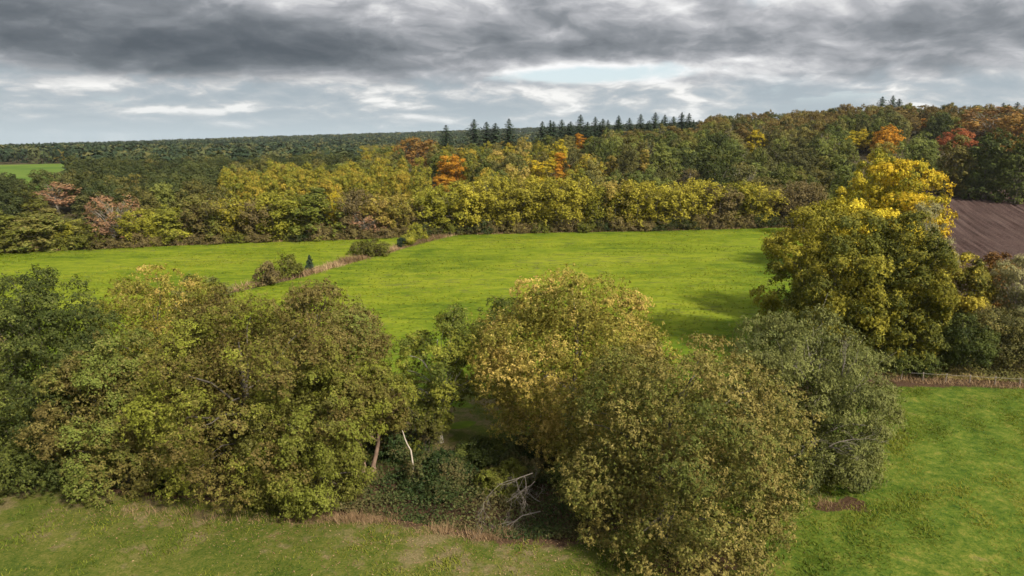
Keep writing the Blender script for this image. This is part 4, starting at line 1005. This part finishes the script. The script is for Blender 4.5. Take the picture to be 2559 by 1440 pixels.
for k, (px, py, z, dv, lab) in enumerate(((2045, 1100, 6.0, (0.35, -0.6, 0.35), 'bare bleached branches fanning from the willow side'), (2010, 1080, 5.2, (-0.1, -0.7, -0.5), 'bare drooping twigs on the shaded side of the willow'), (1925, 930, 10.0, (0.25, -0.4, 0.9), 'bare upright branches showing at the willow top'), (2075, 940, 10.5, (0.2, -0.4, 0.9), 'bare upright twigs on the willow crown near the oak'))):
    x, y = hit(px, py, z)
    rng = np.random.default_rng(300 + k); tb = Tubes()
    for q in range(2): branch(tb, (0, 0, 0.3), np.array(dv) + rng.normal(0, 0.15, 3), 3.0, 0.045, 2, rng, 0.0)
    wil = bpy.data.objects['willow_tree']
    o = link('bare_branch', tb.mesh('bare_branch'), DEADWOOD, wil); o['label'] = lab
    o.location = (x - wil.location.x, y - wil.location.y - 1.8, z)

# ------------------------------------------------------------------ fence
P0, P1 = hit(2240, 948), hit(2700, 975)
WOOD = bark_mat('fence_wood', (0.12, 0.095, 0.07), (0.24, 0.20, 0.155))
def tape_col(g):
    co = g.node('ShaderNodeTexCoord').outputs['Object']
    return g.ramp(g.noise(co, 3.0), [(0.3, (0.20, 0.19, 0.17)), (0.7, (0.30, 0.28, 0.25))]), None
TAPE = surf_mat('fence_tape', tape_col, 0.6)
fo = empty('fence', (P0[0], P0[1], 0)); tag(fo, 'wooden post fence with one pale tape along the bramble bank', 'fence')
cols = [2252, 2308, 2366, 2427, 2490, 2552, 2610]
tops = []
dxy = np.array(P1) - np.array(P0)
pm = None
for i, cx in enumerate(cols):
    f = (cx - 2240) / 460
    p = np.array(P0) + dxy * f
    if pm is None:
        t2 = Tubes(); t2.add([(0, 0, -0.3), (0, 0, 0.6), (0, 0, 1.18), (0, 0, 1.2)], [0.07, 0.068, 0.065, 0.01], 8); pm = t2.mesh('post')
    o = link('post', pm, WOOD, fo); o.location = (p[0] - P0[0], p[1] - P0[1], 0); o.rotation_euler = (RNG.normal(0, 0.03), RNG.normal(0, 0.03), 0)
    tops.append((p[0] - P0[0], p[1] - P0[1] - 0.09, 1.06))
tb = Tubes()
for a, b in zip(tops[:-1], tops[1:]):
    tb.add(wiggle(a, b, 7, 0.0, RNG, -0.02), np.full(7, 0.014), 4)
link('tape', tb.mesh('tape'), TAPE, fo)

# ------------------------------------------------------------------ ground cover: grass, straw, undergrowth, fallen leaves
def blades(name, P, hgt, wid, leaf, label, cat, toneY, lean=1.3, kind='stuff'):
    rng = np.random.default_rng(len(P))
    n = len(P)
    a = rng.uniform(0, 6.28, n); d = np.stack([np.cos(a), np.sin(a), 0 * a], 1)
    tip = P + d * (hgt * lean * rng.uniform(0.2, 1.2, n))[:, None] + np.array([0, 0, 1.0]) * (hgt * rng.uniform(0.6, 1.2, n))[:, None]
    b = np.stack([-np.sin(a), np.cos(a), 0 * a], 1) * wid[:, None] * 0.5
    V = np.stack([P - b, P + b, tip], 1).reshape(-1, 3)
    tone = np.stack([rng.uniform(0, 1, n), np.clip(toneY + rng.normal(0, 0.1, n), 0, 1), rng.uniform(0, 1, n)], 1)
    me = mesh_from(name, V, None, np.arange(3 * n).reshape(n, 3), tone=tone)
    return tag(link(name, me, LM[leaf]), label, cat, kind=kind)

def cover(name, P, size, leaf, label, cat, rng, up=1.0, toneY=None):
    n = len(P)
    nn = unit(rng.normal(0, 0.55, (n, 3)) + np.array([0, -0.15, up]))
    L = size * rng.uniform(0.6, 1.4, n)
    V, Q = kites(P, nn, L, L * 0.65, rng, None, 0.1)
    ty = rng.uniform(0, 1, n) if toneY is None else toneY
    me = mesh_from(name, V, None, Q, tone=np.stack([rng.uniform(0, 1, n), ty, rng.uniform(0, 1, n)], 1))
    return tag(link(name, me, LM[leaf]), label, cat, kind='stuff')

def patchy(x, y, s, seed):
    r = np.random.default_rng(seed); f = 0
    for k in range(6):
        a = r.uniform(0, 6.28); q = r.uniform(0.6, 2.6) / s
        f = f + np.sin((x * math.cos(a) + y * math.sin(a)) * q + r.uniform(0, 6.28))
    return np.clip(0.5 + f / 7, 0, 1)

# lawn tufts
n = 190000
x = RNG.uniform(-40, 62, n); y = 30 + 48 * RNG.uniform(0, 1, n) ** 0.8
by_ = np.interp(x, [p[0] for p in BELT], [p[1] for p in BELT]); by_ = np.where(x > 38, 77.5, by_)
pt = patchy(x, y, 1.6, 5); pb = patchy(x, y, 5, 6)
ok = (y < by_ + 0.8) & (abs(x) < 0.86 * y + 4) & (RNG.uniform(0, 1, n) < np.clip((pt - 0.15) * 1.4 * np.where(x > 8, 1, 0.55), 0.05, 1))
x, y, pt, pb = x[ok], y[ok], pt[ok], pb[ok]; n = len(x)
Pz = np.stack([x, y, terrain(x, y) + 0.02], 1)
blades('grass', Pz, 0.12 + 0.18 * pt, np.full(n, 0.05) + 0.05 * pt, 'turf', 'short green grass of the lawn', 'grass', 0.05 + 0.9 * pb, 1.4)
# meadow tufts
n = 110000
y = 78 + 150 * RNG.uniform(0, 1, n) ** 1.1; x = RNG.uniform(-150, 92, n)
ok = (y < hedge_y(x) + 1) & (x < polyline_x(ROW, y)) & (abs(x) < 0.82 * y)
x, y = x[ok], y[ok]; pt = patchy(x * 0.5, y, 5, 8); pb = patchy(x * 0.4, y, 11, 9)
ok = RNG.uniform(0, 1, len(x)) < np.clip((pt - 0.2) * 1.5, 0.03, 1); x, y, pt, pb = x[ok], y[ok], pt[ok], pb[ok]; n = len(x)
cover('meadow_grass', np.stack([x, y, terrain(x, y) + 0.05 + 0.08 * pt], 1), 0.34, 'meadow', 'yellow-green tufted grass of the meadow', 'grass', np.random.default_rng(4), 1.5, np.clip(0.1 + 0.7 * pb, 0, 1))
# straw: clumps at the belt foot, along the ditch and hedge foot, below the fence
SP_ = []
def clump(px, py, rx, ry, n):
    c = hit(px, py); SP_.append(np.stack([c[0] + RNG.normal(0, rx, n), c[1] + RNG.normal(0, ry, n), np.zeros(n)], 1))
for a in ((760, 1302, 1.2, 0.3, 350), (830, 1303, 1.5, 0.35, 700), (905, 1300, 1.3, 0.4, 900), (960, 1298, 0.8, 0.4, 600), (1100, 1335, 1.0, 0.3, 350), (1130, 1325, 1.0, 0.3, 350), (1190, 1345, 0.8, 0.35, 350), (1260, 1340, 1.0, 0.35, 500), (1230, 1345, 0.4, 0.2, 250), (920, 1205, 1.5, 0.8, 300), (400, 1285, 3.0, 0.4, 300), (600, 1300, 3.0, 0.4, 300), (2060, 1262, 0.9, 0.5, 250)): clump(*a)
straw_near = np.concatenate(SP_); n = len(straw_near)
straw_near[:, 2] = terrain(straw_near[:, 0], straw_near[:, 1]) + 0.03
blades('dry_grass', straw_near, RNG.uniform(0.15, 0.8, n) * (0.4 + 0.9 * patchy(straw_near[:, 0], straw_near[:, 1], 0.6, 41)), np.full(n, 0.03), 'straw', 'tall dry straw-coloured grass along the foot of the front tree belt', 'grass', np.full(n, 0.5), 1.0)
n = 14000; f = RNG.uniform(0, 1, n)
dx_ = np.array([p[0] for p in DITCH]); dy_ = np.array([p[1] for p in DITCH])
yy = DITCH[1][1] + (DITCH[-1][1] - DITCH[1][1]) * f; xx = np.interp(yy, dy_, dx_) + RNG.normal(0, 1.6, n)
gapf = patchy(xx, yy, 6, 31); ok = RNG.uniform(0, 1, n) < np.clip((gapf - 0.25) * 2.2, 0.05, 1); xx, yy = xx[ok], yy[ok]; n = len(xx)
blades('dry_grass', np.stack([xx, yy, terrain(xx, yy) - 0.2], 1), RNG.uniform(0.3, 1.5, n) * (0.25 + 1.1 * patchy(xx, yy, 2.0, 42)), np.full(n, 0.12), 'straw', 'pinkish dry grass and dead stalks filling the ditch across the meadow', 'grass', np.clip(patchy(xx, yy, 3.0, 43) * 1.3 - 0.2, 0, 1), 1.2)
n = 7000; xx = RNG.uniform(HEDGE[0][0], HEDGE[-1][0], n); yy = hedge_y(xx) + RNG.normal(0.2, 0.45, n)
blades('dry_grass', np.stack([xx, yy, terrain(xx, yy)], 1), RNG.uniform(0.3, 0.9, n), np.full(n, 0.16), 'straw', 'thin line of dry grass along the foot of the far hedge', 'grass', RNG.uniform(0, 0.6, n), 0.4)
n = 5000; f = RNG.uniform(-0.1, 1.0, n); xx = P0[0] + dxy[0] * f; yy = P0[1] + dxy[1] * f + RNG.uniform(-1.4, 2.6, n)
blades('dry_grass', np.stack([xx, yy, terrain(xx, yy)], 1), RNG.uniform(0.1, 0.5, n), np.full(n, 0.06), 'straw', 'brown dry grass under the fence', 'grass', RNG.uniform(0, 0.7, n), 1.5)

rg = np.random.default_rng(77)
n = 60000; x = rg.uniform(-42, 34, n); by_ = np.interp(x, [p[0] for p in BELT], [p[1] for p in BELT])
y = by_ + 0.6 + rg.uniform(0, 1, n) ** 1.2 * 11
hm = patchy(x, y, 1.8, 12); h = rg.uniform(0, 1, n) ** 0.6 * np.clip((hm - 0.2) * 2.6, 0.1, 1.5) * np.clip((y - by_) / 2.0, 0.15, 1)
cover('undergrowth', np.stack([x, y, terrain(x, y) + 0.08 + h], 1), 0.2, 'ivy', 'dark ivy and brambles covering the ground under the front belt', 'undergrowth', rg, 0.9, np.clip(patchy(x, y, 2.5, 13) + rg.normal(0, 0.15, n), 0, 1))
n = 16000; f = rg.uniform(-0.25, 1.0, n); x = P0[0] + dxy[0] * f; y = P0[1] + dxy[1] * f + 1.2 + rg.uniform(0, 1, n) ** 1.2 * 14
hm = patchy(x, y, 2.0, 14); h = rg.uniform(0, 1, n) ** 0.6 * np.clip(hm * 2.2, 0.1, 2.0) * np.clip((y - P0[1] - 0.5) / 3, 0.1, 1)
cover('undergrowth', np.stack([x, y, terrain(x, y) + 0.08 + h], 1), 0.26, 'bramble', 'brown and olive bramble bank behind the fence', 'undergrowth', rg, 0.8, np.clip(patchy(x, y, 3, 15) + rg.normal(0, 0.15, n), 0, 1))
n = 5200; x = rg.uniform(-38, 32, n); by_ = np.interp(x, [p[0] for p in BELT], [p[1] for p in BELT]); y = by_ - np.abs(rg.normal(0, 4.5, n)) + 0.8
keep = (x < 10) | (rg.uniform(0, 1, n) < 0.25); x, y = x[keep], y[keep]; n = len(x)
cover('fallen_leaves', np.stack([x, y, terrain(x, y) + 0.09], 1), 0.10, 'litter', 'fallen brown and cream leaves scattered on the lawn', 'leaves', rg, 2.5)

# ------------------------------------------------------------------ air
def haze_box():
    lo, hi = -115.0, 130.0; e = 4760.0
    v = [(sx * e, sy * e, z) for z in (lo, hi) for sy in (-1, 1) for sx in (-1, 1)]
    q = [(0, 2, 3, 1), (4, 5, 7, 6), (0, 1, 5, 4), (2, 6, 7, 3), (0, 4, 6, 2), (1, 3, 7, 5)]
    m, g, out = new_mat('haze_air')
    pv = g.node('ShaderNodeVolumePrincipled')
    pv.inputs['Color'].default_value = (0.86, 0.92, 1.0, 1); pv.inputs['Density'].default_value = 0.000036; pv.inputs['Anisotropy'].default_value = 0.2
    g.l.new(pv.outputs[0], out.inputs['Volume'])
    tag(link('haze', mesh_from('haze', v, q), m), 'thin pale air haze over the whole landscape', 'haze', kind='stuff')
haze_box()
print('triangles', sum(int(np.sum(np.array([me.loops.__len__() - 2 * len(me.polygons)]))) for me in bpy.data.meshes))
